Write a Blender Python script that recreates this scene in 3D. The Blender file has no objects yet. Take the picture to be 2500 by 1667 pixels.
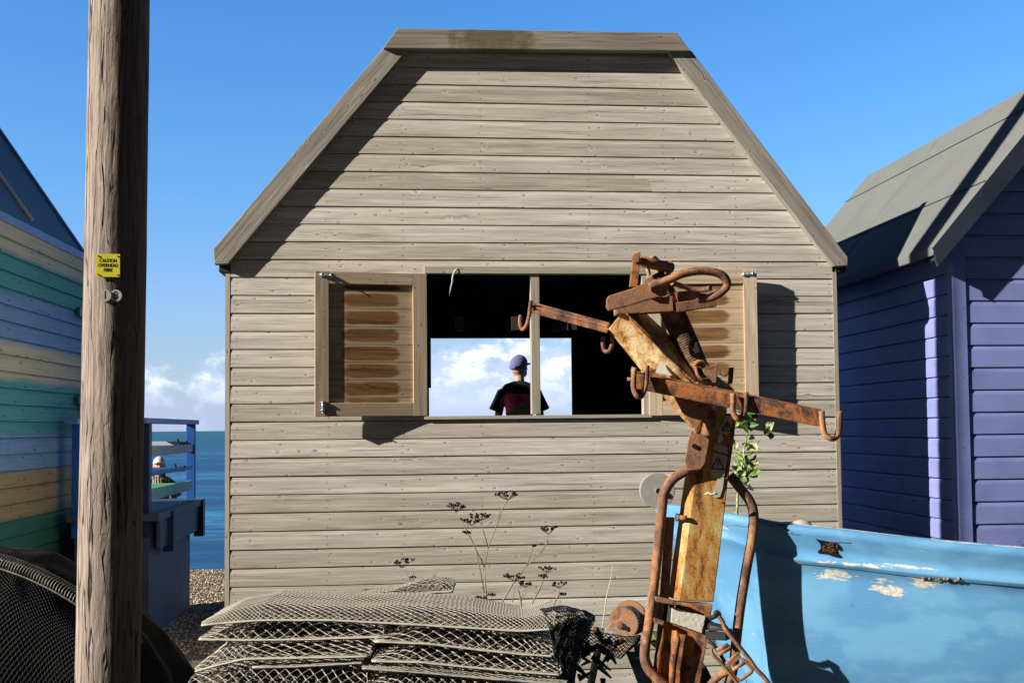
import bpy, math, random
from mathutils import Vector, Matrix, noise
random.seed(7)
R = math.radians
sc = bpy.context.scene
COL = sc.collection
# ------------------------------------------------------------------ camera
H = 1.72; F = 2700.0; PITCH = R(2.7); ROLL = -0.0095; SHY = 0.0335
cd = bpy.data.cameras.new('camera'); cam = bpy.data.objects.new('camera', cd); COL.objects.link(cam)
cd.sensor_width = 36; cd.lens = 36*F/2500; cd.shift_y = SHY; cd.clip_end = 20000; cd.clip_start = .05
CR = Matrix.Rotation(R(90)+PITCH, 3, 'X') @ Matrix.Rotation(ROLL, 3, 'Z')
cam.matrix_world = Matrix.Translation((0, 0, H)) @ CR.to_4x4()
sc.camera = cam
C0 = Vector((0, 0, H))
def ray(px, py):                      # direction of a photo point (2500 px wide)
    return CR @ Vector(((px-1250)/F, (833.5-py)/F + SHY*2500/F, -1))
def P(px, py, Y):
    d = ray(px, py); return C0 + d*(Y/d.y)
def PZ(px, py, z):
    d = ray(px, py); return C0 + d*((z-H)/d.z)
class Frame:
    def __init__(s, o, th):
        s.o = Vector((o[0], o[1], 0)); s.th = th
        s.ex = Vector((math.cos(th), math.sin(th), 0)); s.ey = Vector((-math.sin(th), math.cos(th), 0))
    def loc(s, p):
        d = p-s.o; return Vector((d.dot(s.ex), d.dot(s.ey), p.z))
    def l(s, px, py, yl=0.0):         # hit of the plane y = yl
        d = ray(px, py); n = s.ey; t = ((s.o+n*yl-C0).dot(n))/d.dot(n); return s.loc(C0+d*t)
    def lx(s, px, py, xl=0.0):
        d = ray(px, py); n = s.ex; t = ((s.o+n*xl-C0).dot(n))/d.dot(n); return s.loc(C0+d*t)
# ------------------------------------------------------------------ mesh building
class MB:
    S=1.0
    def __init__(s): s.v=[]; s.f=[]; s.uv=[]; s.t=[]; s.m=[]; s.sm=[]
    def face(s, pts, uv=None, t=0.0, m=0, sm=False):
        b=len(s.v); s.v += [tuple(p) for p in pts]; s.f.append(tuple(range(b,b+len(pts))))
        s.uv.append(uv or [(0,0)]*len(pts)); s.t.append(t); s.m.append(m); s.sm.append(sm)
    def fi(s, idx, uv=None, t=0.0, m=0, sm=True):
        s.f.append(tuple(idx)); s.uv.append(uv or [(0,0)]*len(idx)); s.t.append(t); s.m.append(m); s.sm.append(sm)
    def hexa(s, c, t=None, m=0, ax=None):
        # c: 8 corners: bottom ring 0-3 (ccw from above), top ring 4-7
        c=[Vector(p) for p in c]
        if t is None: t=random.random()
        L=[(c[1]-c[0]).length,(c[3]-c[0]).length,(c[4]-c[0]).length]
        a = L.index(max(L)) if ax is None else ax
        g=[(c[1]-c[0]),(c[3]-c[0]),(c[4]-c[0])][a].normalized(); off=random.random()*20; ov=random.random()*20
        for q in ((0,3,2,1),(4,5,6,7),(0,1,5,4),(1,2,6,5),(2,3,7,6),(3,0,4,7)):
            pts=[c[i] for i in q]; n=(pts[1]-pts[0]).cross(pts[2]-pts[0])
            if n.length<1e-12: n=(pts[2]-pts[0]).cross(pts[3]-pts[0])
            w=n.normalized().cross(g)
            if w.length<.3: w=(pts[1]-pts[0]).normalized(); g2=n.normalized().cross(w)
            else: w.normalize(); g2=g
            s.face(pts,[(p.dot(g2)+off,p.dot(w)+ov) for p in pts],t,m)
            ov+=.37
    def box(s, x0,x1,y0,y1,z0,z1,t=None,m=0,ax=None):
        s.hexa([(x0,y0,z0),(x1,y0,z0),(x1,y1,z0),(x0,y1,z0),(x0,y0,z1),(x1,y0,z1),(x1,y1,z1),(x0,y1,z1)],t,m,ax)
    def bar(s, a, b, w, h, up=(0,0,1), t=None, m=0):
        a=Vector(a);b=Vector(b);d=(b-a).normalized();u=Vector(up)
        sx=d.cross(u)
        if sx.length<1e-4: sx=d.cross(Vector((1,0,0)))
        sx.normalize();u=sx.cross(d); w*=MB.S; h*=MB.S
        sx*=w/2;u=u*h/2
        s.hexa([a-sx-u,b-sx-u,b+sx-u,a+sx-u,a-sx+u,b-sx+u,b+sx+u,a+sx+u],t,m,0)
    def prism(s, poly, off, t=None, m=0):
        # poly: list of points (one side), off: vector to the other side
        poly=[Vector(p) for p in poly]; off=Vector(off)
        if t is None: t=random.random()
        n=len(poly); lon=max(((poly[(i+1)%n]-poly[i]) for i in range(n)), key=lambda e:e.length).normalized()
        N=off.normalized(); w=N.cross(lon); o=random.random()*20
        uv=[(p.dot(lon)+o,p.dot(w)+o) for p in poly]
        s.face(poly,uv,t,m); s.face([p+off for p in poly][::-1],uv[::-1],t,m)
        for i in range(n):
            a,b=poly[i],poly[(i+1)%n]; e=(b-a); l=e.length; T=off.length
            if abs(e.normalized().dot(lon))>.5:
                ua,ub=a.dot(lon)+o,b.dot(lon)+o
                s.face([b,a,a+off,b+off],[(ub,o+.5),(ua,o+.5),(ua,o+.5+T),(ub,o+.5+T)],t,m)
            else: s.face([b,a,a+off,b+off],[(o,l),(o,0),(o+T,0),(o+T,l)],t,m)
    def tube(s, pts, r, seg=10, caps=True, t=0.0, m=0, closed=False, flat=1.0):
        pts=[Vector(p) for p in pts]; n=len(pts)
        rr=r if isinstance(r,(list,tuple)) else [r]*n
        rr=[q*MB.S for q in rr]
        b=len(s.v); up=None; L=0
        for i,p in enumerate(pts):
            if closed: d=pts[(i+1)%n]-pts[i-1]
            else: d=pts[min(i+1,n-1)]-pts[max(i-1,0)]
            d.normalize()
            if up is None:
                up=Vector((0,0,1)) if abs(d.z)<.9 else Vector((1,0,0))
            x=d.cross(up)
            if x.length<1e-5: x=d.orthogonal()
            x.normalize(); up=x.cross(d).normalized()
            for k in range(seg):
                a=2*math.pi*k/seg; s.v.append(tuple(p+x*math.cos(a)*rr[i]*flat+up*math.sin(a)*rr[i]))
        L=0
        for i in range(n if closed else n-1):
            j=(i+1)%n; l=(pts[j]-pts[i]).length
            for k in range(seg):
                k2=(k+1)%seg
                u0,u1=L,L+l; c=6.283*rr[i]/seg
                s.fi((b+i*seg+k,b+i*seg+k2,b+j*seg+k2,b+j*seg+k),[(u0,k*c),(u0,k*c+c),(u1,k*c+c),(u1,k*c)],t,m)
            L+=l
        if caps and not closed:
            s.fi([b+k for k in range(seg)][::-1],None,t,m,False); s.fi([b+(n-1)*seg+k for k in range(seg)],None,t,m,False)
    def loft(s, rings, caps=True, t=0.0, m=0, sm=False, closed=True):
        b=len(s.v); k=len(rings[0]); n=len(rings)
        for r in rings: s.v += [tuple(p) for p in r]
        ul=[0]
        for i in range(1,n): ul.append(ul[-1]+(Vector(rings[i][0])-Vector(rings[i-1][0])).length)
        vl=[0]
        for j in range(1,k+1): vl.append(vl[-1]+(Vector(rings[0][j%k])-Vector(rings[0][j-1])).length)
        for i in range(n-1):
            for j in range(k if closed else k-1):
                j2=(j+1)%k
                s.fi((b+i*k+j,b+i*k+j2,b+(i+1)*k+j2,b+(i+1)*k+j),[(ul[i],vl[j]),(ul[i],vl[j+1]),(ul[i+1],vl[j+1]),(ul[i+1],vl[j])],t,m,sm)
        if caps:
            s.fi([b+j for j in range(k)][::-1],None,t,m,False); s.fi([b+(n-1)*k+j for j in range(k)],None,t,m,False)
    def ball(s, c, r, rot=None, nu=10, nv=7, t=0.0, m=0):
        c=Vector(c); r=(Vector(r) if not isinstance(r,(int,float)) else Vector((r,r,r)))*MB.S; b=len(s.v)
        for j in range(1,nv):
            th=math.pi*j/nv
            for i in range(nu):
                a=2*math.pi*i/nu; q=Vector((r.x*math.sin(th)*math.cos(a),r.y*math.sin(th)*math.sin(a),r.z*math.cos(th)))
                if rot: q=rot@q
                s.v.append(tuple(c+q))
        tp=Vector((0,0,r.z)); 
        if rot: tp=rot@tp
        s.v.append(tuple(c+tp)); s.v.append(tuple(c-tp)); T=len(s.v)-2
        for j in range(nv-2):
            for i in range(nu):
                i2=(i+1)%nu; s.fi((b+j*nu+i,b+(j+1)*nu+i,b+(j+1)*nu+i2,b+j*nu+i2),None,t,m)
        for i in range(nu):
            i2=(i+1)%nu; s.fi((T,b+i,b+i2),None,t,m); s.fi((T+1,b+(nv-2)*nu+i2,b+(nv-2)*nu+i),None,t,m)
    def disc(s, c, n, r, seg=8, t=0.0, m=0):
        n=Vector(n).normalized(); x=n.orthogonal().normalized(); y=n.cross(x); c=Vector(c)
        s.face([c+(x*math.cos(2*math.pi*k/seg)+y*math.sin(2*math.pi*k/seg))*r for k in range(seg)],None,t,m)
    def cyl(s,a,b,r,seg=14,t=0.0,m=0):
        s.tube([a,b],r,seg,True,t,m)
OFF={}
def obj(name, mb, mats, parent=None, bevel=0, sharp=True, world=True):
    """one mesh object; vertices given in the root thing's frame (world minus root place)"""
    me=bpy.data.meshes.new(name); off=OFF.get(parent, Vector((0,0,0))) if parent else Vector((0,0,0))
    me.from_pydata([tuple(Vector(v)-off) for v in mb.v],[],mb.f)
    if not isinstance(mats,(list,tuple)): mats=[mats]
    for x in mats: me.materials.append(x)
    me.polygons.foreach_set('material_index', mb.m); me.polygons.foreach_set('use_smooth', mb.sm)
    u=me.uv_layers.new(name='uv'); flat=[]
    for q in mb.uv:
        for a in q: flat += [a[0],a[1]]
    u.data.foreach_set('uv', flat)
    at=me.attributes.new('tint','FLOAT','FACE'); at.data.foreach_set('value', mb.t)
    me.validate(); me.update()
    o=bpy.data.objects.new(name, me); COL.objects.link(o)
    if parent: o.parent=parent; OFF[o]=off
    if bevel:
        w=o.modifiers.new('weld','WELD'); w.merge_threshold=1e-5
        b=o.modifiers.new('bevel','BEVEL'); b.width=bevel; b.segments=2; b.limit_method='ANGLE'; b.angle_limit=R(40)
    return o
def tag(o, label=None, cat=None, group=None, kind=None):
    if label: o['label']=label
    if cat: o['category']=cat
    if group: o['group']=group
    if kind: o['kind']=kind
    return o
def thing(name, label, cat, loc=(0,0,0), frame=None, group=None):
    o=bpy.data.objects.new(name,None); COL.objects.link(o); o.empty_display_size=.1
    if frame: o.location=frame.o; o.rotation_euler=(0,0,frame.th); OFF[o]=Vector((0,0,0))
    else: o.location=loc; OFF[o]=Vector(loc)
    return tag(o,label,cat,group)
# ------------------------------------------------------------------ materials
class NT:
    def __init__(s,name):
        s.m=bpy.data.materials.new(name); s.m.use_nodes=True; s.t=s.m.node_tree; s.b=s.t.nodes['Principled BSDF']
    def n(s,ty,ins=None,**kw):
        d=s.t.nodes.new(ty)
        for k,v in kw.items(): setattr(d,k,v)
        if ins:
            for k,v in ins.items(): s.set(d.inputs[k],v)
        return d
    def set(s,i,v):
        if isinstance(v,bpy.types.NodeSocket): s.t.links.new(v,i)
        else: i.default_value=v
    def uv(s): return s.n('ShaderNodeUVMap').outputs[0]
    def ob(s): return s.n('ShaderNodeTexCoord').outputs['Object']
    def geo(s,k='Position'): return s.n('ShaderNodeNewGeometry').outputs[k]
    def tint(s): return s.n('ShaderNodeAttribute',attribute_name='tint').outputs['Fac']
    def mp(s,v,sc=(1,1,1),lo=(0,0,0)): return s.n('ShaderNodeMapping',{'Vector':v,'Scale':sc,'Location':lo}).outputs[0]
    def nz(s,v,sc=5,de=4,ro=.6,di=0,out='Fac'): return s.n('ShaderNodeTexNoise',{'Vector':v,'Scale':sc,'Detail':de,'Roughness':ro,'Distortion':di}).outputs[out]
    def vo(s,v,sc=5,out='Distance',**kw): return s.n('ShaderNodeTexVoronoi',{'Vector':v,'Scale':sc},**kw).outputs[out]
    def mt(s,op,a,b=0.0,c=0.0,clamp=False): return s.n('ShaderNodeMath',{0:a,1:b,2:c},operation=op,use_clamp=clamp).outputs[0]
    def vm(s,op,a,b=(0,0,0)): return s.n('ShaderNodeVectorMath',{0:a,1:b},operation=op).outputs[0]
    def xyz(s,v): return s.n('ShaderNodeSeparateXYZ',{0:v}).outputs
    def comb(s,x=0.,y=0.,z=0.): return s.n('ShaderNodeCombineXYZ',{0:x,1:y,2:z}).outputs[0]
    def ss(s,v,a,b): return s.n('ShaderNodeMapRange',{0:v,1:a,2:b,3:0.,4:1.},interpolation_type='SMOOTHSTEP').outputs[0]
    def rp(s,f,stops,interp='LINEAR'):
        d=s.n('ShaderNodeValToRGB',{0:f}); e=d.color_ramp.elements; d.color_ramp.interpolation=interp
        while len(e)<len(stops): e.new(.5)
        for q,(p,c) in zip(e,stops): q.position=p; q.color=(*c,1) if len(c)==3 else c
        return d.outputs[0]
    def mx(s,f,a,b,bl='MIX'):
        d=s.n('ShaderNodeMix',data_type='RGBA',blend_type=bl)
        s.set(d.inputs[0],f)
        for i,v in ((6,a),(7,b)): s.set(d.inputs[i],(*v,1) if isinstance(v,tuple) and len(v)==3 else v)
        return d.outputs[2]
    def bump(s,h,st=.5,di=.01,nrm=None):
        ins={'Height':h,'Strength':st,'Distance':di}
        if nrm: ins['Normal']=nrm
        return s.n('ShaderNodeBump',ins).outputs[0]
    def out(s,col,ro=.8,nrm=None,met=0.,spec=.3):
        s.set(s.b.inputs['Base Color'],(*col,1) if isinstance(col,tuple) and len(col)==3 else col)
        s.set(s.b.inputs['Roughness'],ro); s.set(s.b.inputs['Metallic'],met); s.set(s.b.inputs['Specular IOR Level'],spec)
        if nrm: s.set(s.b.inputs['Normal'],nrm)
        return s.m
def wood(name, c0, c1, dark, knots=True, bs=.55, bd=.003, fine=70, stain=None, rough=.85, tv=.25, paint=None, lich=None, kdark=.4):
    w=NT(name); uv=w.uv(); ti=w.tint()
    base=w.vm('ADD',uv,w.comb(w.mt('MULTIPLY',ti,31.7),w.mt('MULTIPLY',ti,17.3),0.))
    xy=w.xyz(base)
    warp=w.nz(w.mp(base,(1.1,6,1)),1.0,3,.5)
    v=w.mt('ADD',xy[1],w.mt('MULTIPLY',w.mt('SUBTRACT',warp,.5),.035))
    kd=None
    if knots:
        kv=w.mp(base,(8.5,13.,1)); kd=w.vo(kv,1.0,voronoi_dimensions='2D',randomness=1.0) if False else w.n('ShaderNodeTexVoronoi',{'Vector':kv,'Scale':1.0},voronoi_dimensions='2D').outputs
        kc=w.xyz(kd['Color']); kdi=kd['Distance']
        keep=w.mt('GREATER_THAN',kc[0],.72)
        kdi2=w.mt('ADD',kdi,w.mt('MULTIPLY',w.mt('SUBTRACT',1.0,keep),3.0))
        fall=w.mt('SUBTRACT',1.0,w.ss(kdi2,.02,.33))
        v=w.mt('ADD',v,w.mt('MULTIPLY',fall,w.mt('MULTIPLY',w.mt('SUBTRACT',kc[1],.5),.05)))
    vec=w.comb(xy[0],v,0.)
    g1=w.nz(w.mp(vec,(2.6,fine*1.25,1)),1.0,6,.68)
    g2=w.nz(w.mp(vec,(1.2,fine*.45,1)),1.0,4,.55)
    g3=w.nz(w.mp(vec,(4,fine*3.2,1)),1.0,3,.6)
    g=w.mt('ADD',w.mt('ADD',w.mt('MULTIPLY',g1,.45),w.mt('MULTIPLY',g3,.2)),w.mt('MULTIPLY',g2,.35))
    col=w.rp(g,[(.33,dark),(.44,c0),(.6,c1)])
    big=w.nz(w.mp(base,(1.3,9,1)),1.0,4,.6)
    col=w.mx(w.ss(big,.35,.75),col,w.mx(.6,col,c0))
    br=w.mt('ADD',1.0-tv/2,w.mt('MULTIPLY',w.n('ShaderNodeTexWhiteNoise',{'W':w.mt('MULTIPLY',ti,91.)},noise_dimensions='1D').outputs[0],tv))
    col=w.mx(1.0,col,w.n('ShaderNodeCombineColor',{0:br,1:br,2:w.mt('POWER',br,1.25)}).outputs[0],'MULTIPLY')
    h=g
    if knots:
        kr=w.mt('SUBTRACT',1.0,w.ss(w.mt('ABSOLUTE',w.mt('SUBTRACT',kdi2,.085)),.0,.03))
        kin=w.mt('SUBTRACT',1.0,w.ss(kdi2,.04,.09))
        col=w.mx(w.mt('MULTIPLY',kr,kdark),col,tuple(x*.35 for x in c0))
        col=w.mx(w.mt('MULTIPLY',kin,.8),col,tuple(x*y for x,y in zip(c0,(.42,.36,.3))))
        halo=w.mt('SUBTRACT',1.0,w.ss(kdi2,.1,.28)); col=w.mx(w.mt('MULTIPLY',halo,.12),col,tuple(min(1,x*1.3) for x in c1))
        h=w.mt('SUBTRACT',h,w.mt('MULTIPLY',kr,.25))
    if stain:
        sc_=stain
        sx=w.n('ShaderNodeUVMap',uv_map='uv2').outputs[0]; s2=w.xyz(sx)
        n=w.nz(w.mp(base,(4,60,1)),1.0,5,.65,.8); nw=w.nz(w.mp(base,(3.5,11,1)),1.,4,.6,.8)
        ex=w.mt('MULTIPLY',w.ss(s2[0],.02,.3),w.mt('SUBTRACT',1.0,w.ss(s2[0],.72,.97)))
        ey=w.mt('MULTIPLY',w.ss(s2[1],.0,.4),w.mt('SUBTRACT',1.0,w.ss(s2[1],.6,1.0)))
        k=w.mt('MULTIPLY',w.mt('MULTIPLY',w.mt('POWER',ex,.8),w.mt('POWER',ey,.3)),w.mt('ADD',.0,w.mt('MULTIPLY',w.mt('ADD',w.mt('MULTIPLY',n,.9),w.mt('MULTIPLY',nw,.8)),1.25)))
        col=w.mx(w.mt('MULTIPLY',w.ss(k,.52,.86),.92),col,w.mx(w.ss(g,.38,.56),sc_[1],sc_[0]))
    crack=w.nz(w.mp(vec,(.9,fine*1.7,1),(3,7,0)),1.0,2,.5)
    cm=w.mt('SUBTRACT',1.0,w.ss(crack,.26,.33)); col=w.mx(w.mt('MULTIPLY',cm,.6),col,tuple(x*.45 for x in dark)); h=w.mt('SUBTRACT',h,w.mt('MULTIPLY',cm,.35))
    if paint:
        wear=w.nz(w.mp(vec,(4,55,1)),1.0,5,.7); wear2=w.nz(base,3.0,3,.6)
        pk=w.ss(w.mt('ADD',wear,w.mt('MULTIPLY',wear2,.5)),paint[1],paint[1]+.04)
        pc=w.mx(w.ss(w.nz(base,2.2,4,.6),.3,.7),paint[0],tuple(min(1,x*1.25+.01) for x in paint[0]))
        col=w.mx(w.mt('SUBTRACT',1.0,pk),w.mx(.45,col,pc),pc) if False else w.mx(pk,pc,w.mx(.5,tuple(x*.22 for x in paint[0]),dark))
    if lich is not None:
        ob=w.xyz(w.ob()); ln=w.nz(w.ob(),6.0,5,.7)
        lm=w.ss(w.mt('SUBTRACT',ln,w.mt('MULTIPLY',w.mt('ABSOLUTE',w.mt('SUBTRACT',ob[0],lich)),1.3)),.08,.32)
        col=w.mx(w.mt('MULTIPLY',lm,.75),col,w.mx(w.nz(w.ob(),14,3),(.03,.025,.02),(.22,.2,.07)))
    return w.out(col,rough,w.bump(h,bs,bd),0.,.2)
M={}
M['clad']=wood('weathered_boards',(.52,.475,.405),(.84,.795,.71),(.19,.16,.125),bs=1.0,bd=.004,fine=55,tv=.34)
M['trim']=wood('weathered_trim',(.42,.37,.30),(.56,.5,.41),(.2,.165,.125),bs=.7,bd=.003)
M['barge']=wood('old_bargeboard',(.28,.255,.22),(.52,.48,.42),(.10,.082,.066),bs=1.0,bd=.006,fine=45,tv=.15)
M['ridge']=wood('old_ridge_board',(.24,.205,.165),(.42,.37,.30),(.08,.065,.05),bs=.9,bd=.005,fine=45,tv=.1,lich=-.12)
M['pine']=wood('faded_pine',(.45,.34,.235),(.68,.56,.42),(.22,.14,.085),bs=.5,bd=.002,fine=40,tv=.3)
M['panel']=wood('stained_boards',(.44,.33,.2),(.62,.5,.33),(.22,.13,.065),bs=.5,bd=.002,fine=55,tv=.2,stain=((.27,.125,.04),(.07,.028,.01)))
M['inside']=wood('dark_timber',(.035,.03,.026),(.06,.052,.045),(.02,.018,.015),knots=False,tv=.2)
PB=(.215,.245,.54)
M['purple']=wood('purple_paint',(.3,.25,.2),(.4,.35,.3),(.06,.06,.1),knots=False,bs=.35,bd=.002,paint=(PB,.93),tv=.1,rough=.6)
M['purple_trim']=wood('purple_trim_paint',(.3,.25,.2),(.4,.35,.3),(.06,.06,.1),knots=False,bs=.2,bd=.002,paint=((.205,.235,.54),1.0),tv=.05,rough=.5)
def paint(name,c,ro=.5,var=.25,bs=.15,chips=None):
    w=NT(name); o=w.ob(); n=w.nz(o,3.5,5,.65); n2=w.nz(w.mp(o,(3,3,18)),2.,4,.6)
    col=w.mx(w.ss(n,.3,.7),tuple(x*(1-var) for x in c),c); col=w.mx(w.mt('MULTIPLY',w.ss(n2,.62,.7),.35),col,tuple(x*.4 for x in c))
    if chips:
        k=w.ss(w.nz(o,22,4,.7),.68,.7); col=w.mx(k,col,chips)
    return w.out(col,w.mt('ADD',ro-.1,w.mt('MULTIPLY',n,.2)),w.bump(n2,bs,.004),0.,.4)
M['blue']=paint('bright_blue_paint',(.02,.13,.52)); M['pale_blue']=paint('pale_blue_paint',(.14,.27,.6))
M['white']=paint('white_paint',(.72,.74,.74)); M['grey_rail']=paint('grey_green_paint',(.42,.42,.33)); M['green']=paint('green_paint',(.16,.52,.32))
M['navy']=paint('navy_paint',(.01,.025,.09),.55); M['grey_blue']=paint('grey_blue_paint',(.06,.085,.17),.6,.4)
M['black']=paint('black_iron',(.02,.022,.026),.5)
# striped spray paint on the left hut (bands by height)
def stripes():
    w=NT('rainbow_striped_boards'); ti=w.tint(); o=w.ob(); uv=w.uv(); z=w.xyz(o)[2]
    n=w.nz(w.mp(o,(1,1.2,3)),2.5,3,.6); zz=w.mt('ADD',w.mt('DIVIDE',w.mt('ADD',w.mt('MULTIPLY',w.mt('SUBTRACT',z,1.72),1.07),1.72),3.2),w.mt('MULTIPLY',w.mt('SUBTRACT',n,.5),.02))
    cream=(.55,.51,.37); teal=(.07,.32,.33); blu=(.17,.31,.56); tan=(.33,.26,.12); grn=(.025,.14,.11); nv=(.01,.03,.08)
    b=[(.0,nv),(.20,nv),(.235,grn),(.315,grn),(.335,tan),(.43,tan),(.45,blu),(.525,blu),(.545,teal),(.66,teal),(.68,cream),(.75,cream),(.77,blu),(.875,blu),(.895,teal),(.975,teal),(.99,cream),(1.,cream)]
    col=w.rp(zz,b)
    g=w.nz(w.mp(uv,(1.5,60,1)),1.,5,.6); col=w.mx(w.mt('MULTIPLY',w.ss(g,.55,.3),.35),col,(.05,.06,.06))
    k=w.n('ShaderNodeTexVoronoi',{'Vector':w.mp(w.vm('ADD',uv,w.comb(w.mt('MULTIPLY',ti,9.),0.,0.)),(2.4,7,1)),'Scale':1.},voronoi_dimensions='2D').outputs['Distance']
    col=w.mx(w.mt('MULTIPLY',w.ss(k,.075,.03),.7),col,(.03,.035,.04))
    st=w.nz(w.mp(o,(6,6,2)),2.,5,.7); col=w.mx(w.mt('MULTIPLY',w.ss(st,.58,.75),.4),col,(.06,.07,.06))
    return w.out(col,.7,w.bump(g,.3,.002))
M['stripes']=stripes()
def rust(name,yel=.5,scale=7.,stretch=(1,1,.45),paintc=(.74,.52,.22),dk=(.045,.022,.013),bs=.7,orange=(.42,.17,.045)):
    w=NT(name); o=w.ob(); n=w.nz(w.mp(o,stretch),scale,6,.68,.6); n2=w.nz(o,scale*9,4,.7); n3=w.nz(w.mp(o,stretch,(4,2,1)),scale*2.3,5,.6)
    k=w.mt('ADD',w.mt('MULTIPLY',n,.75),w.mt('MULTIPLY',n2,.25))
    a=1-yel
    col=w.rp(k,[(a*.9-.12,dk),(a*.9-.02,tuple(x*2.6 for x in dk)),(a*.9+.04,orange),(a*.9+.1,tuple(.5*x+.5*y for x,y in zip(orange,paintc))),(a*.9+.15,paintc)])
    pit=w.ss(n2,.63,.72); col=w.mx(w.mt('MULTIPLY',pit,.6),col,tuple(x*1.8 for x in dk))
    col=w.mx(w.mt('MULTIPLY',w.ss(n3,.55,.75),.4),col,(.6,.5,.3) if yel>.4 else (.2,.085,.04))
    h=w.mt('ADD',w.mt('MULTIPLY',k,.6),w.mt('MULTIPLY',n2,.5))
    return w.out(col,.78,w.bump(h,bs,.004),0.,.35)
M['ry']=rust('flaking_yellow_paint',.52,13.,(1,1,.3),paintc=(.60,.50,.24),orange=(.55,.24,.045),dk=(.07,.03,.015)); M['ry2']=rust('rusty_yellow_paint',.53,12.,(1,1,.6),paintc=(.85,.68,.38),orange=(.5,.23,.07))
M['rb']=rust('brown_rust',.45,14.,(1,1,1),paintc=(.3,.14,.06),dk=(.10,.052,.034),orange=(.34,.17,.085))
M['ro']=rust('orange_rust',.465,16.,(1,1,.8),paintc=(.55,.22,.07),dk=(.06,.03,.02),orange=(.42,.155,.05),bs=1.)
M['rod']=rust('rusty_rod',.435,12.,(1,1,.5),paintc=(.62,.34,.17),dk=(.085,.045,.032),orange=(.40,.18,.08),bs=.8)
def simple(name,c,ro=.6,met=0.,sc=20,var=.3,bs=.1,bd=.003):
    w=NT(name); n=w.nz(w.ob(),sc,5,.65); return w.out(w.mx(n,tuple(x*(1-var) for x in c),tuple(min(1,x*(1+var)) for x in c)),ro,w.bump(n,bs,bd),met,.4)
M['zinc']=simple('galvanised_steel',(.55,.58,.62),.35,.6); M['sticker']=simple('faded_white_sticker',(.72,.72,.68),.5,0,30,.1)
M['ink']=simple('black_ink',(.012,.012,.012),.5); M['yel']=simple('yellow_plastic_sign',(.82,.76,.06),.4,0,25,.12)
M['disc']=simple('pale_metal_disc',(.62,.58,.52),.45,.2,60,.15); M['roller']=simple('grey_plastic_roller',(.36,.35,.33),.6,0,40,.3)
M['skin']=simple('skin',(.55,.33,.24),.5,0,30,.08); M['cap']=simple('lilac_cap_cloth',(.15,.16,.33),.85,0,60,.12,.2)
M['hair']=simple('blond_hair',(.50,.40,.20),.5,0,80,.5,.6); M['brown_hair']=simple('brown_hair',(.07,.04,.025),.55,0,80,.4,.5)
M['jeans']=simple('dark_trousers',(.03,.035,.05),.85,0,40,.2); M['shoe']=simple('dark_shoe',(.02,.02,.02),.6)
M['hole']=simple('dark_hollow',(.004,.004,.005),.95); M['foam']=simple('rotten_foam',(.10,.05,.025),.95,0,40,.7,1.,.01)
M['webbing_d']=simple('dark_webbing',(.03,.035,.035),.9,0,60,.3)
w=NT('woven_strap'); u=w.uv(); cx=w.n('ShaderNodeTexWave',{'Vector':u,'Scale':75.},bands_direction='X').outputs['Fac']; cy=w.n('ShaderNodeTexWave',{'Vector':u,'Scale':75.},bands_direction='Y').outputs['Fac']
hh=w.mt('MULTIPLY',cx,cy); M['strap']=w.out(w.mx(hh,(.62,.6,.5),(.85,.83,.72)),.9,w.bump(hh,.8,.003))
def netmat(name,dust,dust_amt):
    w=NT(name); n=w.nz(w.ob(),9,4,.6); n2=w.nz(w.ob(),70,3,.6); nz=w.xyz(w.geo('Normal'))[2]
    k=w.ss(w.mt('ADD',w.mt('MULTIPLY',nz,.35),w.mt('ADD',w.mt('MULTIPLY',n,.6),w.mt('MULTIPLY',n2,.3))),.75-dust_amt,1.0-dust_amt)
    return w.out(w.mx(k,(.022,.022,.024),dust),.55,w.bump(n2,.4,.002),0.,.5)
M['net_dusty']=netmat('dusty_plastic_mesh',(.55,.51,.43),.43); M['net_mid']=netmat('dirty_plastic_mesh',(.45,.42,.35),.3); M['net_black']=netmat('black_plastic_mesh',(.22,.22,.2),.02)
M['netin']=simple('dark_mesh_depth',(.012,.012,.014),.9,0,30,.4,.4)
M['stem']=simple('dry_stem',(.30,.23,.15),.8,0,50,.3); M['seed']=simple('dark_seed_head',(.03,.018,.012),.9,0,60,.4)
w=NT('pale_green_leaf'); n=w.nz(w.ob(),30,4,.6); M['leaf']=w.out(w.mx(w.ss(n,.4,.62),(.14,.23,.05),(.52,.56,.28)),.6,w.bump(n,.3,.003)); 
M['darkleaf']=simple('green_leaf',(.07,.15,.03),.55,0,30,.3)
# roofing felt
def felt(name,c,seam=None,sc_=260):
    w=NT(name); o=w.ob(); n=w.nz(o,sc_,2,.7); n2=w.nz(o,3,4,.6)
    col=w.mx(n,tuple(x*.55 for x in c),tuple(x*1.5 for x in c)); col=w.mx(w.mt('MULTIPLY',w.ss(n2,.4,.7),.4),col,tuple(x*.8 for x in c))
    return w.out(col,.9,w.bump(n,.5,.002))
M['felt']=felt('green_grey_felt',(.175,.185,.18)); M['seam']=simple('felt_seam',(.02,.022,.022),.9)
w=NT('blue_slate_sheet'); o=w.ob(); fl=w.ss(w.vo(w.mp(o,(5,3.2,5)),1.),.12,.08); 
M['slate']=w.out(w.mx(w.mt('MULTIPLY',fl,.8),w.mx(w.nz(o,4,5,.6),(.06,.1,.17),(.12,.19,.3)),(.02,.025,.04)),.6,w.bump(w.nz(o,30,4),.3,.004))
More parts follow.
